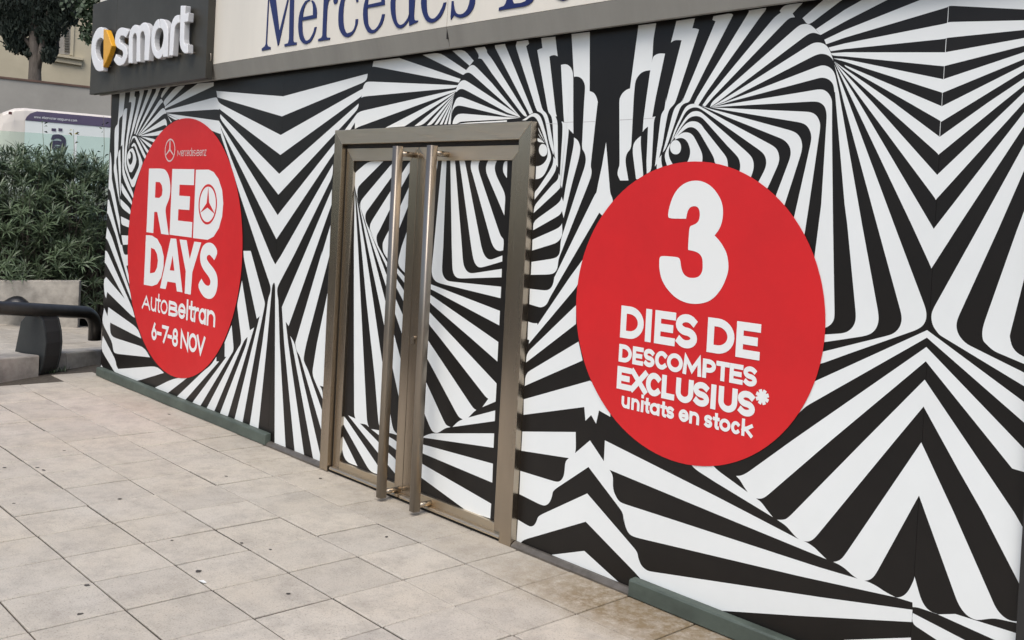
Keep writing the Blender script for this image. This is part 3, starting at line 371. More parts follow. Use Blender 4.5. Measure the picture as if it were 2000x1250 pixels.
w W 254.6,178.6 263.8,177.6 262.6,188.2 265.2,189.8 264.4,200.0 256.6,240.0 251.0,266.4 248.0,288.0 246.6,310.4 246.3,320.0 248.2,329.0 254.0,346.9 256.8,350.7 259.8,350.1 271.9,323.8 271.6,318.4 271.0,310.4 264.2,288.0 261.8,284.8 257.4,287.2 256.6,284.0 261.4,279.0 265.0,281.2 268.6,292.0 278.6,315.2 278.2,320.8 278.3,320.0 265.5,354.6 263.6,362.2 260.4,365.8 257.2,364.8 254.0,355.8 244.4,330.2 242.7,320.0 243.8,296.0 246.2,273.6 250.6,240.0 256.2,208.0 256.6,200.0 253.8,199.0 251.8,200.0
w W 254.2,291.2 259.0,289.2 263.0,296.0 266.2,308.0 266.2,316.0 263.0,326.4 257.4,336.4 253.4,336.0 250.2,326.4 247.4,316.0 247.8,304.0 251.0,295.2
w K 254.2,295.2 258.2,297.6 259.8,304.0 259.4,313.6 256.6,320.8 253.8,322.0 251.0,316.8 250.2,310.4
w W 252.8,297.2 254.6,298.8 255.8,304.0 254.6,309.2 252.8,310.8 251.0,309.2 249.8,304.0 251.0,298.8
w W 272.4,177.0 280.8,175.6 281.4,178.8 279.8,184.0 265.0,240.0 258.2,261.6 254.2,272.0 251.0,292.0 252.2,276.0 255.0,264.0 259.8,240.0 273.8,182.8 272.2,181.2
w W 289.4,174.4 297.2,173.8 296.6,177.2 271.0,240.0 263.8,262.0 262.2,261.2 266.6,240.0 289.4,176.8
w W 305.0,172.4 313.8,172.0 308.2,184.0 308.6,185.6 278.6,240.0 267.0,264.0 265.4,263.2 275.0,240.0 299.0,188.0 304.2,180.0
w W 322.6,170.2 332.2,169.6 315.8,191.6 313.4,188.0
w W 312.2,194.0 315.4,193.2 319.0,198.8 314.2,202.4 270.2,264.0 269.0,264.0
w W 318.6,198.0 344.6,168.0 361.4,166.8 322.4,207.6 320.2,203.6
w W 315.0,212.8 319.4,210.8 322.6,213.2 325.0,221.6 321.4,221.8 317.4,224.0 271.4,264.8 270.6,264.4
w W 318.2,233.6 321.8,231.8 325.0,234.4 326.2,246.4 323.0,244.0 319.8,244.4 273.0,264.8 271.0,265.0
w W 386.0,163.2 417.2,160.8 417.2,168.0 322.4,212.4 321.8,208.8
w W 324.8,221.4 427.4,235.8 432.8,253.2 430.4,261.6 422.0,258.6 392.0,246.0 356.0,236.4
w W 325.8,223.4 348.2,232.8 342.2,235.2 327.2,225.0
w W 327.2,226.8 335.6,238.2 333.8,239.4 327.8,228.0
w W 273.8,265.0 318.2,254.0 323.0,260.0 308.6,265.0 277.4,265.8
w W 275.0,266.6 303.8,271.6 307.0,278.4 299.4,278.2
w W 271.8,267.6 296.6,282.8 299.0,288.0 292.4,289.0
w W 269.4,266.4 290.2,294.4 295.0,302.4 287.4,300.2
w W 267.0,267.2 285.4,304.8 288.6,312.0 282.6,311.6 265.4,273.6 263.0,268.8 259.0,270.4 254.2,281.6 252.6,288.0 258.2,267.2 261.4,265.6 264.6,266.0
w W 237.4,357.1 258.5,393.0 257.2,400.0 236.3,373.8
w W 235.1,388.5 255.9,408.3 254.0,418.6 235.1,404.5
w W 236.1,422.4 252.7,430.7 251.4,444.2 241.2,440.3 236.7,437.8
w W 237.4,459.5 250.2,460.2 250.2,477.7 240.6,478.1 238.0,467.2
w W 215.0,296.0 217.0,304.0 217.9,320.0 218.4,349.4 234.2,431.4 235.1,458.9 215.0,370.6 211.8,369.3
w W 210.5,389.8 213.0,390.4 231.0,460.0 251.4,536.8 253.0,555.7 250.2,549.6 226.2,460.0 211.1,417.3 209.2,416.6
w W 209.2,442.9 217.5,460.0 254.6,570.1 256.6,586.7 209.2,466.4 205.4,465.1
w W 209.2,490.1 259.8,604.6 263.0,620.0 206.6,514.4 204.1,513.1 205.4,489.4
w W 207.3,540.9 257.2,599.5 263.6,620.0 259.8,619.4 209.5,570.3 207.3,582.5 204.3,576.5 202.2,547.0
w W 238.0,477.9 241.8,496.5 246.3,498.0 249.9,497.1 249.9,518.2 246.3,519.5 245.7,516.3 234.8,479.2
w W 203.7,601.4 209.9,617.3 211.6,600.0 269.2,641.0 276.0,661.2 215.2,630.0 214.8,643.2 217.4,657.6 282.2,678.5 293.0,697.9 224.6,690.7 221.0,685.0 219.5,669.1 198.6,628.8
w W 200.8,655.4 226.0,703.7 226.7,713.8 231.0,720.7 305.9,714.9 320.3,728.2 264.2,745.2 227.4,732.5 197.2,682.8
w W 197.2,712.3 205.1,722.4 192.9,722.4
w W 1852.0,13.2 1853.1,11.4 1851.5,44.0 1850.2,45.0
w W 1847.6,74.8 1848.7,74.3 1846.9,101.7 1845.8,102.1
w W 1843.9,129.3 1844.8,129.0 1843.4,154.1 1842.5,154.5
w W 1840.4,181.1 1841.1,181.1 1839.9,206.9 1839.0,206.9
w W 1836.6,236.4 1837.4,237.6 1836.0,266.8 1835.0,266.4
w S 1066.6,240.8 1088.2,241.5 1088.2,242.5 1066.6,241.6
w S 1099.4,238.6 1119.6,237.7 1119.6,238.9 1099.4,239.8
w S 1139.5,237.7 1162.8,236.4 1162.8,237.6 1139.5,238.9
w S 1210.3,234.0 1234.4,232.6 1234.4,233.7 1210.3,235.1
w S 1209.4,233.6 1235.9,232.3 1235.9,233.4 1209.4,234.9
w S 1257.5,231.3 1276.9,230.0 1276.9,231.2 1257.5,232.5
"""
LETTERS="""
left letter 291.1,329.2 317.4,329.0 323.8,332.2 329.5,341.8 332.7,358.4 332.7,377.6 329.5,391.7 322.2,407.1 329.5,458.9 314.8,456.7 307.1,414.1 301.4,413.7 299.4,455.1 286.0,453.4
left hole 303.9,355.2 312.2,355.8 316.1,362.2 317.4,371.2 316.1,381.5 311.0,386.6 302.6,385.9
left letter 336.6,330.0 379.5,330.5 378.8,361.6 350.7,360.7 350.0,382.1 371.1,383.6 369.9,410.3 348.4,408.6 347.5,430.7 375.6,433.9 374.3,464.0 331.2,458.3
left letter 382.7,331.5 407.6,331.3 417.2,336.0 426.8,349.4 433.9,371.2 436.0,396.8 433.9,422.4 427.5,445.5 417.2,462.1 405.7,468.3 376.9,464.9
left hole 407.0,364.2 408.3,395.5 420.0,418.6 405.1,405.5 390.6,416.0 403.5,396.8
left letter 285.1,459.2 296.9,460.2 307.1,466.6 315.4,482.0 319.9,501.2 319.3,521.7 314.8,542.2 307.1,555.0 296.9,558.8 280.9,556.0
left hole 295.0,483.9 302.0,487.1 306.5,496.1 308.4,508.9 306.5,523.0 302.0,531.9 292.8,533.9
left letter 333.4,465.6 344.3,466.4 356.4,571.0 345.5,569.1 343.0,552.4 327.0,549.9 323.5,564.6 312.5,562.7
left hole 337.2,499.3 340.4,528.7 331.5,527.8
left letter 350.7,467.7 364.5,469.2 370.5,505.7 379.5,471.8 393.2,473.7 375.6,531.9 372.4,575.5 360.6,573.2 362.8,530.0
left letter 426.2,492.2 418.5,508.3 413.4,501.2 408.9,497.4 404.4,499.3 403.4,506.3 409.5,515.3 418.5,525.5 424.9,539.6 425.2,558.8 421.1,575.5 413.4,583.8 404.4,583.8 395.5,578.0 385.2,558.2 393.5,544.1 399.3,555.0 405.7,558.8 410.2,556.9 411.2,548.6 408.3,540.9 398.0,528.1 391.6,515.3 390.3,498.6 394.2,483.3 400.6,475.6 409.5,473.0 418.5,477.5
left star 332.1,273.2 333.1,276.2 332.9,291.4 339.1,301.7 338.7,304.2 331.7,294.4 323.7,304.2 324.0,301.7 330.3,291.4 331.3,276.2
right letter 1304.3,422.9 1306.4,407.8 1310.8,392.6 1316.2,379.7 1324.8,367.8 1333.4,360.2 1344.2,354.8 1355.0,352.7 1365.8,352.9 1376.6,355.9 1387.4,362.4 1396.1,371.0 1403.6,381.8 1409.0,392.6 1411.6,403.4 1412.3,414.2 1411.6,426.1 1409.0,438.0 1403.6,449.9 1395.6,460.0 1404.7,469.3 1411.2,479.0 1417.2,489.8 1420.9,500.6 1423.1,517.9 1422.0,530.9 1418.7,541.7 1412.9,556.8 1404.7,569.7 1396.1,580.1 1385.3,588.1 1372.3,592.4 1357.2,593.9 1342.1,592.0 1329.1,587.0 1317.2,579.5 1307.5,569.7 1298.9,558.5 1292.4,546.0 1288.9,533.0 1287.6,520.1 1287.6,502.8 1292.4,499.5 1324.8,502.1 1328.7,507.1 1330.2,522.2 1333.0,530.9 1336.7,537.3 1344.2,542.1 1352.9,543.2 1360.4,542.1 1365.8,539.5 1370.6,533.0 1372.7,524.4 1372.3,507.1 1369.7,500.2 1365.8,495.2 1359.4,491.6 1352.9,489.8 1344.2,488.1 1343.8,484.4 1346.4,443.4 1350.7,440.6 1360.4,436.9 1365.8,429.4 1367.3,416.4 1364.8,406.7 1360.4,403.0 1355.0,402.4 1349.6,403.9 1346.4,406.7 1343.2,412.1 1341.6,418.6 1339.9,427.2 1307.5,426.8
smart ring 202.0,55.7 196.9,52.5 193.0,53.5 189.2,56.3 185.4,62.1 182.2,69.1 179.6,78.1 178.3,87.0 177.7,96.0 177.7,104.9 178.7,113.9 180.9,122.9 183.4,129.9 186.6,135.7 190.5,138.9 194.3,139.7 200.7,138.2 200.7,115.8 195.6,118.4 193.0,116.7 190.5,113.9 187.9,108.1 186.6,102.4 186.1,96.0 186.6,89.6 187.9,83.8 189.8,79.3 192.8,75.8 195.6,74.2 198.8,74.9 201.4,78.1
smart arrow 202.0,56.9 207.4,58.2 212.9,72.9 218.0,89.2 212.2,107.5 206.5,121.6 201.4,131.8
smart letter 251.9,60.1 245.5,74.2 242.7,71.2 239.7,69.7 235.3,70.4 232.7,75.5 234.0,81.9 237.8,84.7 241.7,87.0 245.5,90.9 247.4,96.0 248.3,106.2 247.4,112.6 245.5,117.7 243.6,122.2 240.4,126.1 234.0,128.6 230.1,128.0 227.6,126.1 224.4,122.2 221.4,117.1 226.3,105.6 228.9,109.4 231.4,111.3 235.3,113.3 237.8,112.4 239.1,110.1 240.1,103.7 239.1,100.5 237.2,98.5 232.7,96.0 228.9,93.4 226.1,89.6 224.4,84.5 224.0,78.7 224.4,72.9 225.7,66.5 227.6,61.4 229.9,57.6 232.7,55.0 235.9,53.7 239.1,53.7 243.2,54.5 246.8,56.3
smart letter 250.4,123.5 250.9,89.6 251.3,71.7 252.9,62.7 255.1,56.3 258.9,50.9 262.8,48.0 267.3,48.6 271.1,53.1 274.9,47.4 278.8,44.2 282.6,43.5 285.8,45.4 289.0,49.9 290.9,55.0 292.2,64.0 292.5,71.7 289.7,118.4 281.3,118.4 282.6,71.7 280.7,62.7 277.5,60.8 274.3,65.3 273.0,72.9 273.0,120.9 265.7,120.9 266.6,71.7 265.3,65.9 262.1,65.3 259.6,69.1 258.3,74.2 258.0,123.5
smart letter 312.1,36.5 316.5,36.9 320.4,39.0 323.6,42.9 325.9,48.6 327.4,55.0 328.0,64.0 326.8,111.3 318.5,112.0 317.4,106.0 315.3,111.3 312.1,114.5 308.2,115.2 304.4,113.3 300.5,108.8 298.0,103.0 296.1,96.0 295.0,88.3 294.8,79.3 295.2,70.4 296.1,61.4 298.0,53.7 300.5,47.4 303.1,42.2 306.3,38.4 309.5,36.9 311.8,55.0 308.9,55.8 306.3,58.2 304.1,62.1 302.6,67.8 301.4,75.5 301.4,83.2 302.1,89.6 303.7,95.3 305.7,98.5 308.0,99.8 310.5,98.5 313.1,95.3 315.6,90.2 317.4,83.8 318.7,76.1 319.1,69.1 318.5,62.7 316.9,58.2 314.6,55.7 312.3,54.8
smart letter 330.0,108.8 330.9,83.2 331.9,64.0 333.2,52.5 335.1,43.5 337.9,36.5 341.5,31.4 345.3,29.2 349.2,28.8 350.2,44.2 347.2,45.0 344.7,47.4 342.5,50.6 340.8,55.0 339.8,64.0 337.0,108.8
smart letter 352.4,10.9 362.0,10.9 360.9,27.1 368.0,24.3 366.7,42.2 359.7,44.2 358.8,76.8 359.4,83.2 361.3,87.0 366.4,86.0 366.4,103.7 363.2,104.7 359.4,104.3 356.2,101.1 353.0,95.3 351.1,88.3 350.2,79.3 351.1,55.0 351.7,32.0
merc letter 510.8,99.0 527.7,96.0 527.7,91.8 522.2,90.0 520.7,84.0 524.7,0.0 526.7,-37.5 522.8,-37.5 523.2,0.0 518.7,86.2 516.8,90.3 511.2,94.5
merc letter 519.5,-40.5 533.3,-42.7 545.0,63.0 542.4,90.3 526.2,0.0 522.5,-36.7
merc letter 545.0,62.2 560.7,0.0 568.7,-45.0 571.7,-45.0 563.0,0.0 543.8,88.5 543.5,72.0
merc letter 566.0,0.0 568.7,-47.7 584.0,-50.2 583.2,-45.7 576.5,-43.5 573.5,0.0 572.0,78.0 573.2,82.2 579.0,82.8 578.4,87.3 555.2,90.9 555.5,86.2 562.2,84.3 564.2,76.5
merc letter 603.5,-1.8 596.0,2.2 591.5,9.0 588.5,15.0 585.2,24.7 583.2,34.5 582.2,52.5 582.8,63.0 584.0,70.5 585.8,76.5 588.5,81.0 592.2,84.7 597.5,86.2 605.0,82.5 608.7,78.0 611.7,72.0 615.2,63.0 617.7,52.5 614.0,53.2 612.5,60.0 610.2,66.0 607.7,71.2 605.0,75.7 601.2,78.7 598.2,79.5 595.2,77.7 593.0,73.5 591.0,67.5 590.0,60.0 589.5,40.5 617.7,35.2 618.2,24.0 617.3,15.7 615.5,9.0 613.2,4.2 610.2,0.7 607.2,1.2 610.2,7.5 611.0,15.0 611.0,29.2 590.7,33.7 591.8,24.0 593.7,16.5 596.0,9.7 599.0,4.5 602.0,2.1 605.3,1.2
merc letter 620.7,80.7 621.2,76.5 627.5,73.5 629.3,69.0 632.0,0.0 632.3,-8.2 627.5,-8.7 627.8,-12.0 641.7,-15.7 641.0,-4.5 644.7,-11.2 650.0,-16.2 654.5,-15.7 657.5,-13.5 659.7,-4.5 659.0,2.2 656.7,6.7 653.0,8.2 650.7,3.0 651.2,-1.5 652.2,-4.5 647.7,-6.0 644.0,-2.2 641.0,3.0 638.7,18.0 637.2,45.0 636.5,70.5 638.7,73.5 644.0,73.5 643.2,77.2
merc letter 677.0,-16.5 683.0,-20.2 689.0,-20.2 695.0,-17.2 699.2,-9.0 698.7,3.0 695.7,4.5 694.7,-3.0 692.7,-9.0 689.0,-12.7 684.5,-13.8 680.0,-12.0 675.5,-6.0 672.5,0.0 670.5,13.5 669.5,30.0 669.9,43.5 671.3,54.0 674.7,63.0 678.5,65.2 686.0,62.2 689.0,59.2 691.2,55.5 693.5,48.0 694.2,37.5 698.7,37.2 697.7,46.5 695.0,54.0 692.0,61.5 687.5,67.5 683.0,71.2 677.7,72.7 673.2,71.7 669.5,69.0 665.7,63.7 662.7,57.0 660.9,48.0 660.5,37.5 660.9,25.5 662.0,15.0 665.0,1.5 669.5,-9.0
merc letter 716.0,-9.0 713.0,0.0 710.7,9.0 709.2,18.0 708.8,28.5 709.4,37.5 710.7,45.7 713.0,52.5 715.7,58.5 719.0,63.0 722.7,64.9 726.5,65.2 731.0,63.7 735.5,60.0 741.5,53.2 746.0,46.5 749.0,37.5 750.8,27.4 746.0,27.7 744.2,36.0 741.5,43.5 738.2,50.2 734.0,55.5 731.0,57.7 728.0,58.5 724.7,57.3 722.0,54.0 719.7,50.2 718.2,45.0 717.2,30.0 717.0,15.7 750.8,9.3 750.5,0.0 749.0,-9.0 746.0,-16.5 740.7,-22.5 735.5,-24.7 728.7,-23.2 728.7,-17.7 733.2,-18.7 738.5,-15.7 742.2,-9.0 744.5,0.0 744.5,3.3 717.5,9.3 718.2,1.5 720.5,-6.7 724.2,-13.5 728.4,-17.5 728.4,-23.1 722.0,-18.0
merc letter 774.5,-25.5 768.5,-18.0 764.7,-9.0 762.5,4.5 762.5,15.0 763.7,27.0 765.8,36.0 768.5,43.5 771.2,48.7 774.5,53.2 778.2,55.2 782.0,55.5 786.5,53.2 791.7,48.7 800.0,36.7 800.0,22.5 796.2,34.5 792.5,40.5 788.7,45.3 785.0,47.7 782.0,48.6 779.3,48.0 776.7,45.7 774.8,42.7 773.0,36.0 771.8,28.5 771.2,15.0 771.2,3.0 772.2,-4.5 774.5,-11.2 778.2,-16.5 782.0,-19.5 794.0,-21.0 794.0,-27.3 783.5,-28.5
merc letter 798.4,-47.3 811.5,-50.8 809.8,0.0 807.7,29.8 808.4,37.6 810.6,39.9 815.9,39.9 815.5,42.5 798.9,50.4 798.4,31.5
merc letter 828.1,-26.3 824.6,-15.8 822.4,-3.5 822.0,7.0 822.9,15.8 824.8,24.5 827.3,31.5 830.4,37.6 834.3,42.0 838.6,44.1 843.0,44.6 848.3,42.9 853.5,39.4 859.1,34.1 864.0,26.3 867.9,16.6 871.0,4.4 865.8,5.3 863.7,13.1 860.5,19.3 857.4,25.4 853.5,30.6 849.1,35.0 844.8,36.4 840.9,35.7 837.8,33.3 835.1,28.9 833.4,22.8 832.5,12.3 832.2,0.0 832.5,-9.6 870.1,-17.5 869.6,-26.3 866.6,-34.1 861.4,-39.9 855.3,-42.4 847.4,-42.0 847.7,-35.9 853.5,-35.9 858.8,-31.9 861.4,-21.9 833.0,-15.4 834.6,-22.8 837.8,-29.4 842.1,-34.1 847.4,-35.7 847.0,-41.8 837.8,-37.6
merc letter 882.0,2.1 885.0,1.8 885.4,8.8 886.8,17.5 889.4,24.2 892.4,26.6 895.5,27.7 899.9,27.7 904.3,26.3 909.2,21.9 913.0,15.8 915.6,7.9 917.4,0.0 917.0,-6.1 913.9,-11.4 908.6,-15.8 902.5,-19.3 896.4,-24.2 892.0,-29.8 891.1,-36.8 892.9,-42.9 896.4,-47.6 902.5,-50.4 909.5,-51.1 915.6,-49.4 920.0,-45.9 920.0,-33.3 916.5,-33.3 915.8,-38.5 913.9,-42.5 909.9,-44.8 905.7,-44.8 901.6,-42.9 899.5,-39.4 900.8,-32.4 905.1,-27.7 912.1,-21.9 920.0,-14.9 924.9,-7.9 927.0,0.0 926.7,7.0 923.5,16.6 918.3,24.5 912.7,30.1 906.0,33.3 899.9,34.7 893.8,34.1 885.9,29.8 880.1,38.9 879.8,31.5
merc letter 934.0,-20.1 956.8,-24.5 956.4,-16.6 934.0,-12.3
merc letter 973.7,20.7 974.3,14.9 983.9,11.4 987.4,6.1 989.1,0.0 990.9,-56.0 977.8,-54.3 978.1,-60.4 1025.0,-70.9 1035.5,-69.1 1041.6,-62.1 1041.6,-49.0 1037.3,-40.3 1028.5,-35.0 1037.3,-31.5 1043.4,-23.6 1045.1,-12.3 1042.5,-2.6 1038.1,4.4 1031.1,9.6 1023.3,12.6 986.5,18.4
merc hole 1001.4,0.0 1004.0,6.7 1016.3,5.6 1025.0,2.6 1030.3,-3.5 1032.0,-14.0 1029.4,-21.9 1024.1,-26.3 1016.3,-27.1 1002.6,-25.4
merc hole 1003.7,-33.3 1018.0,-36.4 1025.0,-41.1 1027.1,-50.8 1024.1,-58.6 1017.1,-62.1 1004.9,-59.9
merc letter 1081.0,-73.5 1075.8,-59.5 1074.0,-43.8 1075.4,-26.3 1080.1,-11.4 1088.0,-1.8 1098.5,1.6 1109.0,-1.8 1119.5,-12.3 1125.6,-26.3 1128.3,-41.1 1123.0,-40.3 1119.5,-28.0 1113.4,-16.6 1106.4,-9.6 1099.4,-7.4 1093.3,-10.5 1088.9,-19.3 1086.6,-31.5 1086.3,-45.5 1127.4,-53.4 1126.5,-66.5 1122.1,-77.9 1114.3,-84.0 1103.8,-84.9 1103.8,-77.9 1110.8,-77.0 1115.1,-70.0 1116.4,-57.8 1086.6,-51.6 1088.9,-63.0 1093.3,-71.8 1103.4,-77.9 1103.4,-84.7 1091.5,-82.3
"""

# ------------------------------------------------------------------ ground: paving slabs
T_=0.40
ground=MB(); ground.poly([(-7.9,-60,-.008),(90,-60,-.008),(90,.2,-.008),(-7.9,.2,-.008)])
pavement=ground.build('pavement',M['joint'],fix=False); tag(pavement,'pavement of square beige slabs in front of the shop',None,None,'structure')
def slab_mesh(name,w,d,g=.0035,h=.03):
    b=bmesh.new(); bmesh.ops.create_cube(b,size=1)
    for v in b.verts: v.co=Vector(((v.co.x)*(w-2*g),(v.co.y)*(d-2*g),(v.co.z-.5)*h))
    bmesh.ops.bevel(b,geom=[e for e in b.edges if e.verts[0].co.z>-.001 and e.verts[1].co.z>-.001],offset=.0035,segments=1,affect='EDGES')
    me=bpy.data.meshes.new(name); b.to_mesh(me); b.free(); me.materials.append(M['slab']); return me
slabs=[slab_mesh('paving_slab',T_,T_,g) for g in (.004,.005,.0062)]
rest=MB(); n_vis=0
def kerb_x(y): return -7.05-.53*(y+.9)
for i in range(-20,10):
    for j in range(0,15):
        cx_,cy_=i*T_+T_/2,-(j*T_+T_/2)
        if cx_-T_*.5<kerb_x(cy_-.2): continue
        rel=Vector((cx_,cy_,0))-CAM; dep=rel.dot(fw)
        px=CX+F_PX*rel.dot(RT)/dep if dep>.2 else 9e9; py=CY-F_PX*rel.dot(UP)/dep if dep>.2 else 9e9
        if -130<px<2050 and py<1400:
            o=link('paving_slab',random.choice(slabs),None,pavement)
            s_=random.random()
            o.location=(cx_+random.uniform(-.0015,.0015),cy_+random.uniform(-.0015,.0015),random.uniform(-.003,.0015))
            o.rotation_euler=(random.gauss(0,.0028),random.gauss(0,.0028),random.gauss(0,.0018)); n_vis+=1
        elif cx_>-8: rest.box(cx_-.196,cx_+.196,cy_-.196,cy_+.196,-.03,0)
ro=rest.build('paving_outside',M['slab'],pavement,fix=False); tag(ro,kind='stuff')
# old chewing gum and grime blotches on the slabs
def blotch(px,py,r,el=1.0):
    p=on_z(px,py,.002); b=MB(); n=11
    b.poly([(p.x+r*math.cos(2*math.pi*k/n)*random.uniform(.7,1.2),p.y+r*el*math.sin(2*math.pi*k/n)*random.uniform(.7,1.2),.0018) for k in range(n)])
    b.build('gum_spot',M['dirt'],pavement,fix=False)
for a in ((125,880,.012),(9,913,.012),(73,913,.014),(85,918,.025,.4),(234,974,.014),(330,809,.022,.5),(442,930,.018,.5),(626,934,.011),(170,1143,.016),(157,1199,.014),(387,1115,.016),(27,983,.01),(336,1055,.009),(528,1073,.014,.6),(472,1060,.01),(755,1048,.01),(563,1159,.01)): blotch(*a)
p=on_z(396,1135,.004); lt=MB(); lt.prism([(p.x-.02,p.y-.012,.002),(p.x+.02,p.y-.004,.002),(p.x+.025,p.y+.008,.002),(p.x-.012,p.y+.01,.002)],(0,0,.002))
tag(lt.build('paper_scrap',M['letter']),'tiny white paper scrap lying on the pale paving','litter')

# ------------------------------------------------------------------ shop building
shop=empty('shop_building',(-2.6,0,0)); tag(shop,'single storey shop front wrapped in black and white op-art stripes','building')
XL,XR,ZT=-7.005,1.782,2.80
DX0,DX1,DZ=-2.818,-.854,2.322
SE=[XL,-3.622,DX0+.03]
panels=[]
def panel(x0,x1,z0,z1):
    b=MB(); b.box(x0+.0006,x1-.0006,0,.06,z0,z1); o=b.build('wall_panel',M['black'],shop); panels.append((x0,x1,z0,z1,o)); return o
panel(XL,-3.622,0,ZT); panel(-3.622,DX0+.04,0,ZT); panel(DX0+.04,DX1-.04,DZ-.05,ZT); panel(DX1-.04,1.386,0,ZT); panel(1.386,XR,0,ZT)  # black base left bare below the fascia stands for its shadow gap
# core, side walls and roof behind the print
b=MB(); b.box(XL+.03,XR-.03,.62,6,0,3.6); core=b.build('inner_wall',M['concrete_dark'],shop)
b=MB(); b.box(XL+.001,XL+.05,.0605,6,0,2.8); b.build('side_wall',M['black'],shop)
b=MB(); b.box(XR-.05,XR-.001,.0605,6,0,2.8); b.build('side_wall',M['signbox'],shop)
b=MB(); b.box(XR+.001,XR+.075,-.035,.09,0,2.772); b.build('corner_post',M['rubber'],shop)

PR=[]
for ln in PRINT.strip().split('\n'):
    g_,c_,pts=ln.split(' ',2)
    PR.append((g_,c_,[tuple(map(float,q.split(','))) for q in pts.split()]))
boxes=[]; layered=[]
for g_,c_,pts in PR:
    bb=(min(p[0] for p in pts),max(p[0] for p in pts),min(p[1] for p in pts),max(p[1] for p in pts))
    lv=0
    for (b2,c2,l2) in boxes:
        if c2!=c_ and not(b2[1]<bb[0] or b2[0]>bb[1] or b2[3]<bb[2] or b2[2]>bb[3]): lv=max(lv,l2+1)
    boxes.append((bb,c_,lv)); layered.append(lv)
MATK={'W':'white','K':'black','S':'crease'}
store={}
def smooth_poly(pts):
    """soften only the gentle bends (drawn curves), keep the sharp corners"""
    n=len(pts); out=[]
    for i in range(n):
        a,b_,c=Vector(pts[i-1]),Vector(pts[i]),Vector(pts[(i+1)%n])
        u,v=b_-a,c-b_; lu,lv=u.length,v.length
        if lu<1e-3 or lv<1e-3: continue
        ang=math.degrees(u.angle(v))
        if 6<ang<62 and max(lu,lv)<70 or (6<ang<62 and min(lu,lv)<26):
            r1=min(lu*.5,11); r2=min(lv*.5,11)
            p0=b_-u*(r1/lu); p2=b_+v*(r2/lv)
            for t in (0,.33,.67,1):
                q=p0*(1-t)**2+b_*2*t*(1-t)+p2*t*t; out.append((q.x,q.y))
        else: out.append((b_.x,b_.y))
    return out
for k,(g_,c_,pts) in enumerate(PR):
    y=(0 if g_=='w' else GLASS_Y)-.0006-.0004*layered[k]-.00003*(k%9)
    w=[on_y(px,py,y) for px,py in smooth_poly(pts)]
    if g_=='w':
        w=[Vector((min(max(q.x,XL+.001),XR-.001),q.y,min(max(q.z,.004),ZT-.004))) for q in w]
        cx_=sum(q.x for q in w)/len(w); cz_=sum(q.z for q in w)/len(w); key=None
        for i,(x0,x1,z0,z1,o) in enumerate(panels):
            if x0<=cx_<=x1 and z0<=cz_<=z1: key=i
        if key is None: key=1 if cx_<-1.9 else 3
    else: key=g_
    store.setdefault((key,c_),MB()).poly(w)
prints={}
for (key,c_),mb in store.items():
    if isinstance(key,int) and c_!='S': mb.build('stripe_print',M[MATK[c_]],panels[key][4],fix=False)
    elif isinstance(key,int):
        for fc in mb.f:
            m2=MB(); m2.poly([mb.v[i] for i in fc]); m2.build('vinyl_crease_shade',M['crease'],panels[key][4],fix=False)

# sill strip, plinth boards
def strip(x0,x1): 
    b=MB(); b.prism([(x0,-.045,0),(x0,-.045,.012),(x0,-.02,.03),(x0,-.003,.03),(x0,-.003,0)],(x1-x0,0,0)); b.build('sill_strip',M['sill'],shop)
strip(-3.57,DX0-.004); strip(DX1+.004,.0)
def plinth(x0,x1):
    b=MB(); b.prism([(x0,-.052,.006),(x0,-.05,.078),(x0,-.044,.086),(x0,-.004,.09),(x0,-.004,.006)],(x1-x0,0,0)); b.build('plinth_board',M['plinth'],shop,bevel=.002)
plinth(-6.975,-6.76); plinth(-6.757,-3.572); plinth(.004,1.79)

# ------------------------------------------------------------------ door
FY=-.045
def mitre(mb,a,b_,w,y0,y1,kind):
    pass
df=MB()
def jamb(name,parent,pts,y0,y1,mt,bev=.002):
    b=MB(); b.prism([(x,y0,z) for x,z in pts],(0,y1-y0,0)); return b.build(name,mt,parent,bevel=bev)
w_=.096
frame=jamb('door_frame',shop,[(DX0,DZ),(DX0+w_,DZ-w_),(DX0+w_,0),(DX0,0)],FY,.06,M['steel']); tag(frame,'brushed bronze steel frame of the double entrance door')
jamb('frame_jamb',frame,[(DX1,DZ),(DX1-w_,DZ-w_),(DX1-w_,0),(DX1,0)],FY,.06,M['steel'])
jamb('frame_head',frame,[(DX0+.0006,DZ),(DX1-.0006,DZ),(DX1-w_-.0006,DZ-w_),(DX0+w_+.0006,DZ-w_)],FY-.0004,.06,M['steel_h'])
b=MB(); b.box(DX0+w_,DX1-w_,.0,.06,2.2,2.225); b.build('frame_gasket',M['rubber'],frame)
b=MB(); b.box(DX0+w_,DX1-w_,.045,.062,0,2.225); b.build('door_back',M['rubber'],frame)
b=MB(); b.box(DX0+w_+.001,DX1-w_-.001,-.03,.04,0,.004); b.build('shaded_threshold',M['rubber'],frame)  # dark colour paints the shadow below the drip bars
b=MB(); b.box(DX0+w_+.0006,DX0+w_+.012,-.005,.045,.005,2.2); b.build('frame_gasket',M['rubber'],frame)
LY=-.01; LZ0,LZ1=.012,2.198; sw=.083
SPLIT=-1.905
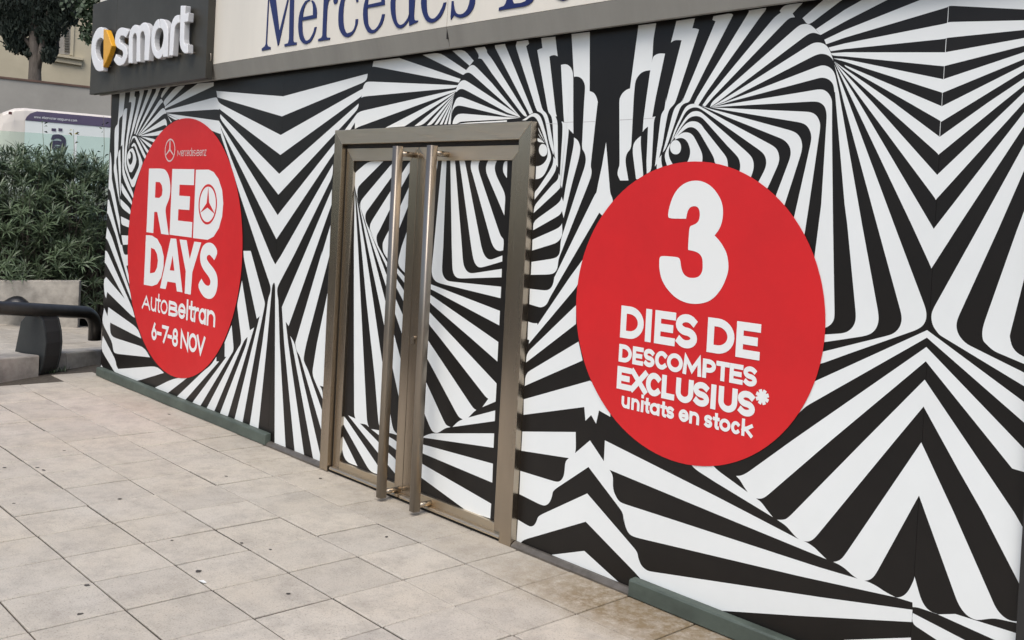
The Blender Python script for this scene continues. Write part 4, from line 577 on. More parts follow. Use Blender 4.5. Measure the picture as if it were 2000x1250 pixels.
def leaf(x0,x1,gkey,hx,label):
    lf=jamb('door_leaf',shop,[(x0,LZ1),(x0+sw,LZ1-sw),(x0+sw,.084),(x0+sw,LZ0),(x0,LZ0)],LY,.04,M['steel']); tag(lf,label)
    jamb('stile',lf,[(x1,LZ1),(x1-sw,LZ1-sw),(x1-sw,LZ0),(x1,LZ0)],LY,.04,M['steel'])
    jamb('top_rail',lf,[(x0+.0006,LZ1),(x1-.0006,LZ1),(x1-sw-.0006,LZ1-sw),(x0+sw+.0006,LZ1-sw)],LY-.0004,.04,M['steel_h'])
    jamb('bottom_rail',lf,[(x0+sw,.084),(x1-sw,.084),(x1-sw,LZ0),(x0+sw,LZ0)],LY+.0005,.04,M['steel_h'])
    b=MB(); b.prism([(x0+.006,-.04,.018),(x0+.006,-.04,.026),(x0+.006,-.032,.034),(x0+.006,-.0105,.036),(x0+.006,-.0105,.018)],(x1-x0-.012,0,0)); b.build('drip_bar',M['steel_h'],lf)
    b=MB(); b.box(x0+sw-.005,x1-sw+.005,GLASS_Y,GLASS_Y+.012,.08,LZ1-sw+.005); gl=b.build('glass_pane',M['black'],lf)
    for (key,c_),mb in store.items():
        if key==gkey: mb.build('stripe_print',M[MATK[c_]],lf,fix=False)
    # tall bar handle: flattened tube on two stand-offs
    b=MB(); n=18; prof=[]
    for k in range(n):
        a=2*math.pi*k/n; prof.append((hx+.027*math.copysign(abs(math.cos(a))**.42,math.cos(a)),-.13+.026*math.copysign(abs(math.sin(a))**.42,math.sin(a))))
    b.prism([(x,y,.022) for x,y in prof],(0,0,2.172)); 
    h=b.build('handle',M['handle'],lf,smooth=False); h.data.polygons.foreach_set('use_smooth',[len(p_.vertices)==4 for p_ in h.data.polygons])
    for z in (2.15,.052):
        b=MB(); b.tube([(hx,-.11,z),(hx,LY+.001,z)],.017,12); b.build('handle_bracket',M['steel'],lf,smooth=True)
leaf(DX0+w_+.012,SPLIT-.002,'l',-1.957,'left leaf of the steel and glass entrance door')
leaf(SPLIT+.002,DX1-w_-.002,'r',-1.612,'right leaf of the steel and glass entrance door')
b=MB(); b.tube([(-1.858,LY-.0005,1.02),(-1.858,LY-.008,1.02)],.012,12); b.box(-1.862,-1.851,LY-.022,LY-.006,.985,1.02); b.build('lock_cylinder',M['handle'],shop)

# ------------------------------------------------------------------ fascia sign with blue lettering
PY=-.10; ZB,ZM,ZF=2.772,2.893,4.0
fs=empty('fascia_sign',(-1.5,PY,ZB)); tag(fs,'long pale fascia sign with large blue serif lettering above the entrance','sign')
JX=-1.57
for x0,x1 in ((-7.144,JX-.0025),(JX+.0025,2.05)):
    b=MB(); b.prism([(x0,PY,ZM),(x0,PY,ZF),(x0,.58,ZF),(x0,.58,ZM)],(x1-x0,0,0)); b.build('sign_panel',M['fpanel'],fs,bevel=.0015)
    b=MB(); b.prism([(x0,PY-.001,ZM-.003),(x0,-.068,ZB),(x0,-.045,ZB),(x0,-.045,ZB+.03),(x0,-.002,ZB+.03),(x0,-.002,ZM-.003)],(x1-x0,0,0)); b.build('lower_band',M['fascia'],fs,bevel=.002)
b=MB(); b.box(JX-.0024,JX+.0024,PY+.004,0,ZB+.05,ZF); b.build('joint',M['rubber'],fs)
b=MB(); b.box(-7.1,2.0,.0605,.6,ZB+.03,ZM-.004); b.build('soffit_core',M['rubber'],fs)
LET=[]
for ln in LETTERS.strip().split('\n'):
    g_,c_,pts=ln.split(' ',2); LET.append((g_,c_,[tuple(map(float,q.split(','))) for q in pts.split()]))
last=None
for g_,c_,pts in LET:
    if g_!='merc': continue
    b=MB()
    if c_=='letter':
        b.prism([on_y(x,y,PY-.006) for x,y in pts],(0,.005,0)); last=b.build('letter',M['blue'],fs,fix=True)
    else:
        b.poly([on_y(x,y,PY-.0064) for x,y in pts]); b.build('letter_counter',M['fpanel'],last,fix=False)

# ------------------------------------------------------------------ box sign with raised lettering
SY=-.165
bs=empty('box_sign',(-5.9,SY,2.775)); tag(bs,'dark grey box sign with raised white lowercase lettering and yellow arrow emblem','sign')
SX0,SX1=-7.148,-4.592
b=MB(); b.box(SX0,-6.52,SY,PY-.004,2.772,3.66); b.build('sign_panel',M['signbox'],bs,bevel=.003)
b=MB(); b.box(-6.5185,SX1,SY,PY-.004,2.772,3.66); b.build('sign_panel',M['signbox'],bs,bevel=.003)
for g_,c_,pts in LET:
    if g_!='smart': continue
    b=MB(); yl=SY-.075
    o3=[on_y(x,y,yl) for x,y in pts]
    b.prism(o3,(0,.05,0))
    nm={'letter':'letter','ring':'emblem_ring','arrow':'emblem_arrow'}[c_]
    o=b.build(nm,M['yellow' if c_=='arrow' else 'signwhite'],bs,bevel=.006)
    if c_!='arrow':
        o.data.materials.append(M['signedge'])
        for p_ in o.data.polygons:
            if len(p_.vertices)==4 and abs(p_.normal.y)<.5: p_.material_index=1
    cx_=sum(q.x for q in o3)/len(o3); cz_=sum(q.z for q in o3)/len(o3)
    zz=[q.z for q in o3]
    for q in (min(o3,key=lambda q:q.z),max(o3,key=lambda q:q.z)):
        b=MB(); b.tube([(q.x,yl+.049,q.z*.9+cz_*.1),(q.x,SY+.001,q.z*.9+cz_*.1)],.008,8); b.build('stand_off',M['handle'],o)
b=MB(); b.tube([(SX1+.001,-.125,2.93+.03*math.cos(a)) if False else (SX1+.012*math.sin(a),-.13,2.945+.03*math.cos(a)) for a in [i*math.pi/8 for i in range(9)]],.004,8); b.build('pull_ring',M['handle'],bs)

# ------------------------------------------------------------------ red round stickers
def arc(cx,cy,rx,ry,a0,a1,n=14): return [(cx+rx*math.cos(R_(a0+(a1-a0)*i/n)),cy+ry*math.sin(R_(a0+(a1-a0)*i/n))) for i in range(n+1)]
FONT={
'D':[[(0,0),(0,1),(.35,1)]+arc(.35,.5,.65,.5,90,-90,16)+[(0,0)]],
'I':[[(.5,0),(.5,1)]],'l':[[(.5,0),(.5,1.45)]],
'E':[[(1,1),(0,1),(0,0),(1,0)],[(0.05,.5),(.85,.5)]],
'S':[arc(.5,.745,.5,.255,35,265,14)+arc(.5,.245,.5,.245,85,-145,14)],
'C':[arc(.52,.5,.52,.5,48,312,22)],'O':[arc(.5,.5,.5,.5,90,450,28)],
'M':[[(0,0),(.06,1),(.5,.2),(.94,1),(1,0)]],
'P':[[(0,0),(0,1)],[(0,1),(.45,1)]+arc(.45,.7,.55,.3,90,-90,14)+[(0,.4)]],
'T':[[(0,1),(1,1)],[(.5,1),(.5,0)]],'X':[[(0,0),(1,1)],[(0,1),(1,0)]],'L':[[(0,1),(0,0),(1,0)]],
'U':[[(0,1)]+arc(.5,.4,.5,.4,180,360,16)+[(1,1)]],
'N':[[(0,0),(0,1),(1,0),(1,1)]],'V':[[(0,1),(.5,0),(1,1)]],
'A':[[(0,0),(.5,1),(1,0)],[(.2,.36),(.8,.36)]],
'B':[[(0,0),(0,1)],[(0,1),(.45,1)]+arc(.45,.76,.45,.24,90,-90,12)+[(0,.52)],[(0,.52),(.45,.52)]+arc(.45,.26,.55,.26,90,-90,12)+[(0,0)]],
'6':[arc(.5,.3,.5,.3,90,450,22),[(.02,.36),(.55,1)]],
'7':[[(0,1),(1,1),(.3,0)]],
'8':[arc(.5,.75,.42,.25,90,450,20),arc(.5,.26,.5,.26,90,450,20)],
'-':[[(0,.45),(1,.45)]],'.':[[(.5,0),(.5,.08)]],
'u':[[(0,1)]+arc(.5,.42,.5,.42,180,360,14)+[(1,1)],[(1,1),(1,0)]],
'n':[[(0,0),(0,1)],arc(.5,.55,.5,.45,180,0,14)+[(1,0)]],
'm':[[(0,0),(0,1)],arc(.25,.6,.25,.4,180,0,8)+[(.5,0)],arc(.75,.6,.25,.4,180,0,8)+[(1,0)]],
'i':[[(.5,0),(.5,1)],[(.5,1.62),(.5,1.66)]],
't':[[(.5,1.4),(.5,.25)]+arc(.85,.2,.35,.2,180,280,6),[(0,.95),(1,.95)]],
'a':[arc(.5,.5,.5,.5,90,450,24),[(1,1),(1,0)]],'q':[arc(.5,.5,.5,.5,90,450,24),[(1,1),(1,-.4)]],
'g':[arc(.5,.5,.5,.5,90,450,24),[(1,1),(1,-.1)]+arc(.5,-.1,.5,.3,0,-150,8)],
'b':[arc(.5,.5,.5,.5,90,450,24),[(0,0),(0,1.45)]],'d':[arc(.5,.5,.5,.5,90,450,24),[(1,0),(1,1.45)]],
's':[arc(.5,.745,.5,.255,35,265,12)+arc(.5,.245,.5,.245,85,-145,12)],
'e':[[(0.05,.5),(.95,.5)],arc(.5,.5,.5,.5,0,318,22)],
'o':[arc(.5,.5,.5,.5,90,450,24)],'c':[arc(.52,.5,.52,.5,48,312,20)],
'k':[[(0,0),(0,1.45)],[(0,.42),(1,1)],[(.3,.6),(1,0)]],
'r':[[(0,0),(0,1)],[(0,.55)]+arc(.75,.45,.75,.52,170,80,8)],
'z':[[(0,1),(1,1),(0,0),(1,0)]],'w':[[(0,1),(.25,0),(.5,.9),(.75,0),(1,1)]],
}
def ribbon(mb,pts,t,put,k):
    P=[Vector(p) for p in pts]; Q=[P[0]]
    for p in P[1:]:
        if (p-Q[-1]).length>1e-5: Q.append(p)
    P=Q; n=len(P)
    if n<2: return
    closed=(P[0]-P[-1]).length<t*.05
    if closed: P=P[:-1]; n-=1
    Ls=[];Rs=[]
    for i in range(n):
        a=P[i-1] if (i>0 or closed) else None; c=P[(i+1)%n] if (i<n-1 or closed) else None
        d1=(P[i]-a).normalized() if a is not None else None; d2=(c-P[i]).normalized() if c is not None else None
        if d1 is None: d1=d2
        if d2 is None: d2=d1
        n1=Vector((-d1.y,d1.x)); n2=Vector((-d2.y,d2.x)); mm=(n1+n2)
        if mm.length<.2: mm=n1
        mm.normalize(); sc=1/max(.42,mm.dot(n1))
        Ls.append(P[i]+mm*(t/2*sc)); Rs.append(P[i]-mm*(t/2*sc))
    b=len(mb.v)
    mb.v += [put(q,k) for q in Ls]+[put(q,k) for q in Rs]
    for i in range(n if closed else n-1):
        j=(i+1)%n; mb.f.append((b+i,b+j,b+n+j,b+n+i))
def text_line(name,mt,parent,chars,reg,base,height,thick,y):
    """chars: (ch, left px, right px) in a zoom frame; base: two points on the baseline; height in zoom px"""
    ox,oy,s=reg
    (ax,ay),(bx,by)=base
    mb=MB()
    zs=[on_y(ox+x/s,oy+v/s,y).z for x,v in base]; z0=sum(zs)/2
    h0=on_y(ox+ax/s,oy+(ay-height)/s,y).z-z0 if True else 0
    idx=0
    for ch,l,r in chars:
        mid=(l+r)/2; yy=ay+(by-ay)*(mid-ax)/(bx-ax)-height*.35
        xa=on_y(ox+l/s,oy+yy/s,y).x; xb=on_y(ox+r/s,oy+yy/s,y).x
        t=thick*h0
        for st in FONT[ch]:
            w=max(1e-4,(xb-xa)-t); hh=h0-t
            P=[(xa+t/2+p[0]*w,z0+t/2+p[1]*hh) for p in st]
            ext=[]
            if len(P)>1 and (Vector(P[0])-Vector(P[-1])).length>1e-4:   # square the open ends
                d=(Vector(P[0])-Vector(P[1])).normalized()*t/2; P[0]=tuple(Vector(P[0])+d)
                d=(Vector(P[-1])-Vector(P[-2])).normalized()*t/2; P[-1]=tuple(Vector(P[-1])+d)
            ribbon(mb,P,t,lambda q,k:(q.x,y-.00008*(k%11),q.y),idx); idx+=1
    return mb.build(name,mt,parent,fix=False)
STY=-.0045
def sticker(cx,cz,rx,rz,label):
    st=empty('round_sticker',(cx,STY,cz)); tag(st,label,'sticker')
    b=MB(); n=96; b.prism([(cx+rx*math.cos(2*math.pi*k/n),STY,cz+rz*math.sin(2*math.pi*k/n)) for k in range(n)],(0,.0008,0)); d=b.build('disc',M['red'],st)
    return st
stL=sticker(-5.29,1.37,1.1445,1.1215,'red round sticker left of the door with white sale lettering and dates')
stR=sticker(.2295,1.400,.7195,.7045,'red round sticker right of the door with a huge white number three')
last=None
for g_,c_,pts in LET:
    if g_ not in('left','right'): continue
    stk=stL if g_=='left' else stR; b=MB()
    off={'letter':.0012,'hole':.0018,'star':.0012}[c_]
    pp=smooth_poly(pts) if c_=='letter' and len(pts)>12 else pts
    b.poly([on_y(x,y,STY-off) for x,y in pp])
    o=b.build({'letter':'letter','hole':'letter_counter','star':'star_emblem'}[c_],M[{'letter':'letter','hole':'red','star':'silverprint'}[c_]],last if c_=='hole' else stk,fix=False)
    if c_=='letter': last=o
    if c_=='letter': lastletter=o
def ring(name,mt,parent,reg,c,rx,rz,t,y):
    ox,oy,s=reg; p=on_y(ox+c[0]/s,oy+c[1]/s,y)
    X0=on_y(ox+(c[0]-rx)/s,oy+c[1]/s,y).x; X1=on_y(ox+(c[0]+rx)/s,oy+c[1]/s,y).x
    Z1=on_y(ox+c[0]/s,oy+(c[1]-rz)/s,y).z; Z0=on_y(ox+c[0]/s,oy+(c[1]+rz)/s,y).z
    cx_,cz_=(X0+X1)/2,(Z0+Z1)/2; a,b_=(X1-X0)/2,(Z1-Z0)/2; mb=MB()
    pts=[(cx_+a*math.cos(2*math.pi*k/56),cz_+b_*math.sin(2*math.pi*k/56)) for k in range(57)]
    ribbon(mb,pts,t,lambda q,k:(q.x,y,q.y),0); return mb.build(name,mt,parent,fix=False)
ring('emblem_ring',M['red'],stL,(270,320,7.811),(1060,618),132,290,.02,STY-.0019)
ring('emblem_ring',M['silverprint'],stL,(310,260,17.855),(393,597),168,378,.014,STY-.0012)
text_line('lettering',M['letter'],stL,[('A',135,262),('u',268,352),('t',352,418),('o',418,525)],(260,560,7.811),((135,335),(1245,618)),215,.17,STY-.0013)
text_line('lettering',M['letter'],stL,[('B',540,682),('e',685,800),('l',798,848),('t',843,928),('r',925,1008),('a',1000,1112),('n',1122,1252)],(260,560,7.811),((135,337),(1245,618)),225,.235,STY-.0013)
text_line('lettering',M['letter'],stL,[('6',280,360),('-',362,432),('7',435,535),('-',525,592),('8',595,685),('N',722,845),('O',845,975),('V',965,1097)],(260,560,7.811),((320,820),(1020,1030)),275,.2,STY-.0013)
text_line('lettering',M['silverprint'],stL,[('M',645,785),('e',790,855),('r',862,918),('c',918,980),('e',983,1058),('d',1065,1148),('e',1155,1210),('s',1215,1285),('-',1288,1325),('B',1325,1420),('e',1425,1508),('n',1515,1590),('z',1595,1662)],(310,260,17.855),((640,800),(1660,800)),200,.14,STY-.0013)
rg=(1190,580,6.25)
text_line('lettering',M['letter'],stR,[('D',135,418),('I',428,522),('E',550,805),('S',805,1073),('D',1192,1525),('E',1545,1842)],rg,((135,500),(1835,770)),400,.235,STY-.0013)
rg=(1190,660,6.25)
text_line('lettering',M['letter'],stR,[('D',115,274),('E',282,415),('S',417,553),('C',556,715),('O',702,897),('M',897,1127),('P',1137,1300),('T',1302,1467),('E',1466,1632),('S',1634,1802)],rg,((115,297),(1630,565)),228,.25,STY-.0013)
text_line('lettering',M['letter'],stR,[('E',92,265),('X',255,462),('C',445,640),('L',637,797),('U',810,1025),('S',1022,1220),('I',1230,1308),('U',1330,1562),('S',1565,1780)],rg,((92,622),(1300,870)),285,.255,STY-.0013)
rg=(1190,740,6.25)
text_line('lettering',M['letter'],stR,[('u',148,250),('n',268,370),('i',380,422),('t',423,495),('a',492,615),('t',618,700),('s',693,790),('e',845,968),('n',975,1098),('s',1157,1258),('t',1262,1345),('o',1342,1480),('c',1485,1600),('k',1612,1750)],rg,((268,378),(1612,688)),148,.28,STY-.0013)
mb=MB(); p=on_y(1190+1868/6.25,660+722/6.25,STY-.0013); r=.034
for k in range(4):
    a=R_(45*k+22); ribbon(mb,[(p.x+r*math.cos(a),p.z+r*math.sin(a)),(p.x-r*math.cos(a),p.z-r*math.sin(a))],.017,lambda q,kk:(q.x,STY-.0013-.00008*kk,q.y),k)
mb.build('asterisk',M['letter'],stR,fix=False)

# ------------------------------------------------------------------ raised terrace with kerb, tube bench
kd=Vector((-.47,.88,0)).normalized(); kn=Vector((kd.y,-kd.x,0))         # along the kerb / towards the shop pavement
K0=Vector((-7.25,-.5,0))
def kp(t,n,z): return K0+kd*t+kn*n+Vector((0,0,z))
def tz(t): return .185-.055*t                                          # terrace falls gently away
terr=MB(); terr.poly([kp(-6,-.3,tz(-6)-.03),kp(5,-.3,tz(5)-.03),kp(5,-12,tz(5)-.03),kp(-6,-12,tz(-6)-.03)])
terrace=terr.build('terrace',M['joint'],fix=False); tag(terrace,'raised terrace paved with pale slabs beside the shop',kind='structure')
tb=slab_mesh('terrace_slab',.4,.4,.004)
for a in range(-4,8):
    for c in range(0,8):
        o=link('terrace_slab',tb,None,terrace); t,n=a*.4,-.5-c*.4
        o.matrix_world=Matrix.Translation(kp(t,n,tz(t)+random.uniform(-.002,.002))) @ Matrix.Rotation(math.atan2(kd.y,kd.x),4,'Z') @ Matrix.Rotation(math.atan(.055),4,'Y')
kerb=empty('kerb',kp(0,0,0)); tag(kerb,'grey stained kerb stones edging the raised terrace',kind='structure')
def kstone(t0,t1,nf,nb,top):
    b=MB(); b.prism([kp(t0,nf,-.03),kp(t0,nf,tz(t0)+top-.012),kp(t0,nf-.012,tz(t0)+top),kp(t0,nb,tz(t0)+top),kp(t0,nb,-.03)],kp(t1,0,tz(t1))-kp(t0,0,tz(t0))); b.build('kerb_stone',M['concrete'],kerb,bevel=.006)
for t0,t1 in ((-2.4,-1.52),(-1.51,-.72),(-.71,-.02)): kstone(t0,t1,.02,-.3,.012)
for t0,t1 in ((.0,.42),(.43,1.1),(1.11,1.9)): kstone(t0,t1,-.06,-.3,.004)
b=MB()
for k in range(46):
    q=kp(random.uniform(.0,.4),random.uniform(-.04,.05),.0); a=random.uniform(0,6.28); l=random.uniform(.03,.09)
    b.poly([q+Vector((.006*math.sin(a),-.006*math.cos(a),0)),q-Vector((.006*math.sin(a),-.006*math.cos(a),0)),q+Vector((l*.6*math.cos(a),l*.6*math.sin(a),l))])
tag(b.build('weed_tuft',M['leaf3'],fix=False),'small weeds growing in the gap at the kerb under the bench support','weeds')

bench=empty('tube_bench',kp(0,-.03,0)); tag(bench,'dark metal tube bench rail with curved end on a black support','bench')
path=[kp(-3.2,-.05,.94)]+[kp(-1.6,-.05,.79),kp(-.48,-.05,.688),kp(.1,-.05,.622),kp(.60,-.05,.566)]
for k in range(1,8):
    a=R_(90-90*k/7); path.append(kp(.60+.19*math.cos(a),-.05,.376+.19*math.sin(a)))
path.append(kp(.79,-.05,.255))
b=MB(); b.tube(path,.066,20); b.build('rail',M['benchtube'],bench,smooth=True)
prof=[(-.31,.2),(-.25,.50),(-.17,.585),(-.03,.60),(.02,.53),(.055,.42),(.07,.31),(.06,.18),(.03,.06),(.0,.0),(-.10,-.01),(-.10,.19)]
def fin(t0,t1,name,mt,inset=0):
    b=MB(); b.prism([kp(t0,n,z) for n,z in prof],kd*(t1-t0)); b.build(name,mt,bench,bevel=.004)
fin(.0,.02,'support_plate',M['benchfin']); fin(.2,.22,'support_plate',M['benchfin'])
b=MB(); fr=[(-.03,.598),(.018,.53),(.053,.42),(.068,.31),(.058,.18),(.028,.06),(.0,.0)]
b.prism([kp(.0205,n-.004,z) for n,z in fr]+[kp(.0205,n-.02,z) for n,z in reversed(fr)],kd*.179); b.build('support_front',M['rubber'],bench)

# ------------------------------------------------------------------ planter wall, hedge, dark wall, glass rail
def quad_wall(name,a,b_,h0,h1,th,mt,label,cat,parent=None,z0a=0,z0b=0):
    d=(b_-a); d.z=0; d.normalize(); n=Vector((-d.y,d.x,0))*th
    mb=MB(); A=Vector((a.x,a.y,z0a)); B=Vector((b_.x,b_.y,z0b))
    vs=[A,B,B+n,A+n]; tops=[Vector((v.x,v.y,h)) for v,h in zip(vs,(h0,h1,h1,h0))]
    base=len(mb.v); mb.v+= [tuple(v) for v in vs]+[tuple(v) for v in tops]
    mb.f+=[(0,1,5,4),(1,2,6,5),(2,3,7,6),(3,0,4,7),(4,5,6,7),(3,2,1,0)]
    o=mb.build(name,mt,parent,bevel=.006)
    if label: tag(o,label,cat)
    return o
pa=on_z(-420,612,.15); pb=on_z(152,626,.13)
ta=at(0,560,(on_z(0,620,.15)-CAM).dot(fw)).z; tb_=at(150,549,(on_z(150,625,.14)-CAM).dot(fw)).z
quad_wall('planter_wall',pa,pb,ta+.02,tb_,.16,M['concrete'],'low stained concrete planter wall below the hedge','wall')
pdir=(pb-pa).normalized(); pn=Vector((-pdir.y,pdir.x,0))
da=pa-pdir*22+pn*1.0; db=pb+pdir*3.5+pn*1.0  # extra wall length out of view, added to darken reflections in the door metal
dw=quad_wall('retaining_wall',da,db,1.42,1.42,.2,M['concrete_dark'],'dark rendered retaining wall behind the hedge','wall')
b=MB(); q0=pb-pdir*1.0+pn*.97; q1=db-pn*.03
b.prism([(q0.x,q0.y,.615),(q0.x,q0.y,.65),(q0.x-.02*pn.x,q0.y-.02*pn.y,.65),(q0.x-.02*pn.x,q0.y-.02*pn.y,.615)],Vector((q1.x-q0.x,q1.y-q0.y,0))); b.build('coping_line',M['concrete'],dw)
soil=MB(); soil.poly([pa+Vector((0,0,.12)),pb+Vector((0,0,.12)),pb+pn*1.0+Vector((0,0,.12)),pa+pn*1.0+Vector((0,0,.12))]); 
tag(soil.build('planter_soil',M['soil'],fix=False),'dark soil bed in the planter under the hedge',kind='structure')

def leaf_faces(mb,root,tip,side,w,bend):
    d=tip-root; mid=root+d*.5+bend
    b=len(mb.v); mb.v += [tuple(root+side*w*.15),tuple(root-side*w*.15),tuple(mid-side*w*.5),tuple(mid+side*w*.5),tuple(tip)]
    mb.f += [(b,b+1,b+2,b+3),(b+3,b+2,b+4)]
def rosette(mb,p,axis,n,L):
    axis=axis.normalized(); a=axis.orthogonal().normalized(); c=axis.cross(a); ph=random.uniform(0,6.28)
    for k in range(n):
        an=ph+2*math.pi*k/n*1.0+random.uniform(-.25,.25); el=random.uniform(.05,1.25)
        out=(a*math.cos(an)+c*math.sin(an)); dr=(out*math.cos(el)+axis*math.sin(el)).normalized()
        l=L*random.uniform(.75,1.15); side=dr.cross(axis)
        if side.length<.05: side=a
        side.normalize(); root=p+axis*random.uniform(-.05,.03)
        leaf_faces(mb,root,root+dr*l+Vector((0,0,-.035*random.random())),side,random.uniform(.014,.020),axis*random.uniform(.0,.02)+Vector((0,0,.01)))
HEDGE_TOPS=[(-70,312),(8,304),(55,316),(110,318),(160,318),(205,332)]
depth_h=(pb-CAM).dot(fw)
for i,(px,py) in enumerate(HEDGE_TOPS):
    dep=13.7 if i<5 else 14.1
    dep=(on_z(max(px,0),622,.15)-CAM).dot(fw)+.55
    top=at(px,py,dep); base=Vector((top.x,top.y,.12)); hgt=top.z-.12
    hd=empty('oleander_shrub',base); tag(hd,['bushy green oleander of the hedge left of the bench','dense oleander of the hedge with tall upright tips','oleander shrub in the middle of the planter hedge','oleander shrub rising in front of the purple lettered van','loose oleander shrub near the end of the planter wall','sparse oleander shrub next to the striped shop corner'][i],'shrub','oleander hedge shrubs')
    mb=MB(); st=MB(); w=.62 if i<5 else .4
    for k in range(230 if i<5 else 90):
        th=random.uniform(0,6.28); rr=math.sqrt(random.random()); z=random.random()**.8
        prof_=.55+.75*math.sin(math.pi*min(1,z*.8+.12)); r=rr*w*prof_*.8
        q=base+Vector((r*math.cos(th),r*math.sin(th),.1+z*hgt*random.uniform(.92,1.02)))
        ax=Vector((math.cos(th)*rr,math.sin(th)*rr,.35+z*1.3+random.uniform(-.2,.4)))
        rosette(mb,q,ax,random.randint(13,18),.2)
        if k%5==0: 
            st.tube([base+Vector((random.uniform(-.1,.1),random.uniform(-.1,.1),0)),base.lerp(q,.5)+Vector((0,0,.12)),q],[.014,.009,.004],5)
    mb.build('foliage',M['leaf'],hd,fix=False); st.build('stem',M['bark'],hd)
# black bag on the terrace
bp_=on_z(30,607,.15); bag=bmesh.new(); bmesh.ops.create_icosphere(bag,subdivisions=3,radius=1)
for v in bag.verts:
    v.co=Vector((v.co.x*.155,v.co.y*.12,max(-.1,v.co.z)*.2+.006*math.sin(3*v.co.x+2*v.co.y))); 
    if v.co.z>.12: v.co.x*=.9
me=bpy.data.meshes.new('bag'); bag.to_mesh(me); bag.free()
bo=link('black_bag',me,M['blackbag']); 
bdep=(on_z(0,620,.15)-CAM).dot(fw)-.15; bq=at(31,600,bdep); bo.location=(bq.x,bq.y,bq.z); bo.rotation_euler=(0,0,.7); bo.scale=(1.15,1.1,.72); bo.data.polygons.foreach_set('use_smooth',[True]*len(bo.data.polygons))
tag(bo,'black rounded bag left in front of the low planter wall','bag')

# ------------------------------------------------------------------ upper street: glass balustrade, van, walls, house, trees
STZ=1.38
s=MB(); ua=da+pn*.2; ub=db+pn*.2
s.poly([Vector((ua.x,ua.y,STZ))-pdir*12,Vector((ub.x,ub.y,STZ))+pdir*20,Vector((ub.x,ub.y,STZ))+pdir*20+pn*24,Vector((ua.x,ua.y,STZ))-pdir*12+pn*24])
tag(s.build('upper_street',M['asphalt'],fix=False),'asphalt street on the higher level behind the hedge',kind='structure')
gr=empty('glass_balustrade',da+pn*.1+Vector((0,0,1.42))); tag(gr,'green tinted glass balustrade above the retaining wall','balustrade')
L_=(db-da).length
for k in range(int(L_/1.25)):
    a=da+pn*.1+pdir*(k*1.25+.02); 
    mb=MB(); mb.prism([a+Vector((0,0,0))*1,a+pdir*1.21,a+pdir*1.21+pn*.012,a+pn*.012],(0,0,1.0)); 
    for i_,v in enumerate(mb.v): mb.v[i_]=(v[0],v[1],1.421+(1.16 if i_>=4 else 0))
    mb.build('glass_pane',M['glass'],gr)
# thin dry twigs in front of the van
for j,(px,py,ht) in enumerate(((84,300,62),(142,292,40),(200,305,78))):
    dep=(db-CAM).dot(fw)*.0+14.25; q=at(px,py+40,dep); t=at(px+random.uniform(-4,4),py-ht,dep)
    tw=empty('dry_plant',Vector((q.x,q.y,.12))); tag(tw,['thin dry green weed in front of the van letter logo','short yellowing weed sprouting in front of the van side','tall leafy weed next to the striped shop corner'][j],'plant','dry weeds in the hedge')
    mb=MB(); mb.tube([Vector((q.x,q.y,.13)),q,q.lerp(t,.5)+Vector((.02,.01,0)),t],[.006,.005,.004,.002],5); mb.build('stem',M['twig'],tw)
    mb=MB()
    for k in range(9):
        c=q.lerp(t,random.uniform(.2,1)); d=Vector((random.uniform(-1,1),random.uniform(-1,1),random.uniform(-.6,.6))).normalized()
        leaf_faces(mb,c+d*.03,c+d*.085,d.orthogonal().normalized(),.03,Vector((0,0,.01)))
    mb.build('foliage',M['yleaf' if j%2 else 'leaf3'],tw,fix=False)

# van: rounded box body, side recedes to the right
VD=23.0
va=at(47,240,VD); vb=at(300,247,VD+1.6)
vdir=(vb-va); vdir.z=0; vdir.normalize(); vn=Vector((vdir.y,-vdir.x,0))
if vn.dot(CAM-va)<0: vn=-vn
ztop=at(60,211,VD).z; z0=STZ+.35
van=empty('parked_van',Vector((va.x,va.y,STZ))); tag(van,'white van with purple roof band and large purple letter a logo','van')
def vpt(t,n,z): return Vector((va.x,va.y,0))+vdir*t+vn*n+Vector((0,0,z))
mb=MB(); secs=[]
for t,ins in ((-.62,.34),(-.55,.2),(-.42,.1),(-.2,.03),(0,0),(2.0,0),(4.6,0)):
    zt=ztop-{-.62:.75,-.55:.38,-.42:.14,-.2:.03}.get(t,0)-.0*t
    sec=[(-ins,z0),(-ins*.6,z0+.8),(-ins*.8-.01,zt-.28),(-ins-.03,zt-.05),(-ins-.12,zt),(-1.6+ins,zt),(-1.8+ins,zt-.2),(-1.84+ins,z0)]
    secs.append([vpt(t,n,z) for n,z in sec])
for sct in secs: mb.v+= [tuple(q) for q in sct]
ns=8
for i in range(len(secs)-1):
    for k in range(ns): mb.f.append((i*ns+k,i*ns+(k+1)%ns,(i+1)*ns+(k+1)%ns,(i+1)*ns+k))
mb.f.append(tuple(range(ns-1,-1,-1))); mb.f.append(tuple((len(secs)-1)*ns+k for k in range(ns)))
body=mb.build('body',M['vanwhite'],van,bevel=.02)
mb=MB(); mb.poly([vpt(.02,.008,z0+.2),vpt(4.55,.008,z0+.2),vpt(4.55,.004,ztop-.285),vpt(.02,.004,ztop-.285)]); mb.build('side_wrap',M['vanside'],van,fix=False)
mb=MB(); zz=ztop-.28
mb.prism([vpt(.02,-.006,zz),vpt(4.55,-.006,zz),vpt(4.55,-.026,ztop-.055),vpt(.26,-.026,ztop-.055),vpt(.12,-.018,ztop-.12),vpt(.05,-.012,ztop-.2)],vn*.022); mb.build('roof_band',M['purple'],van)
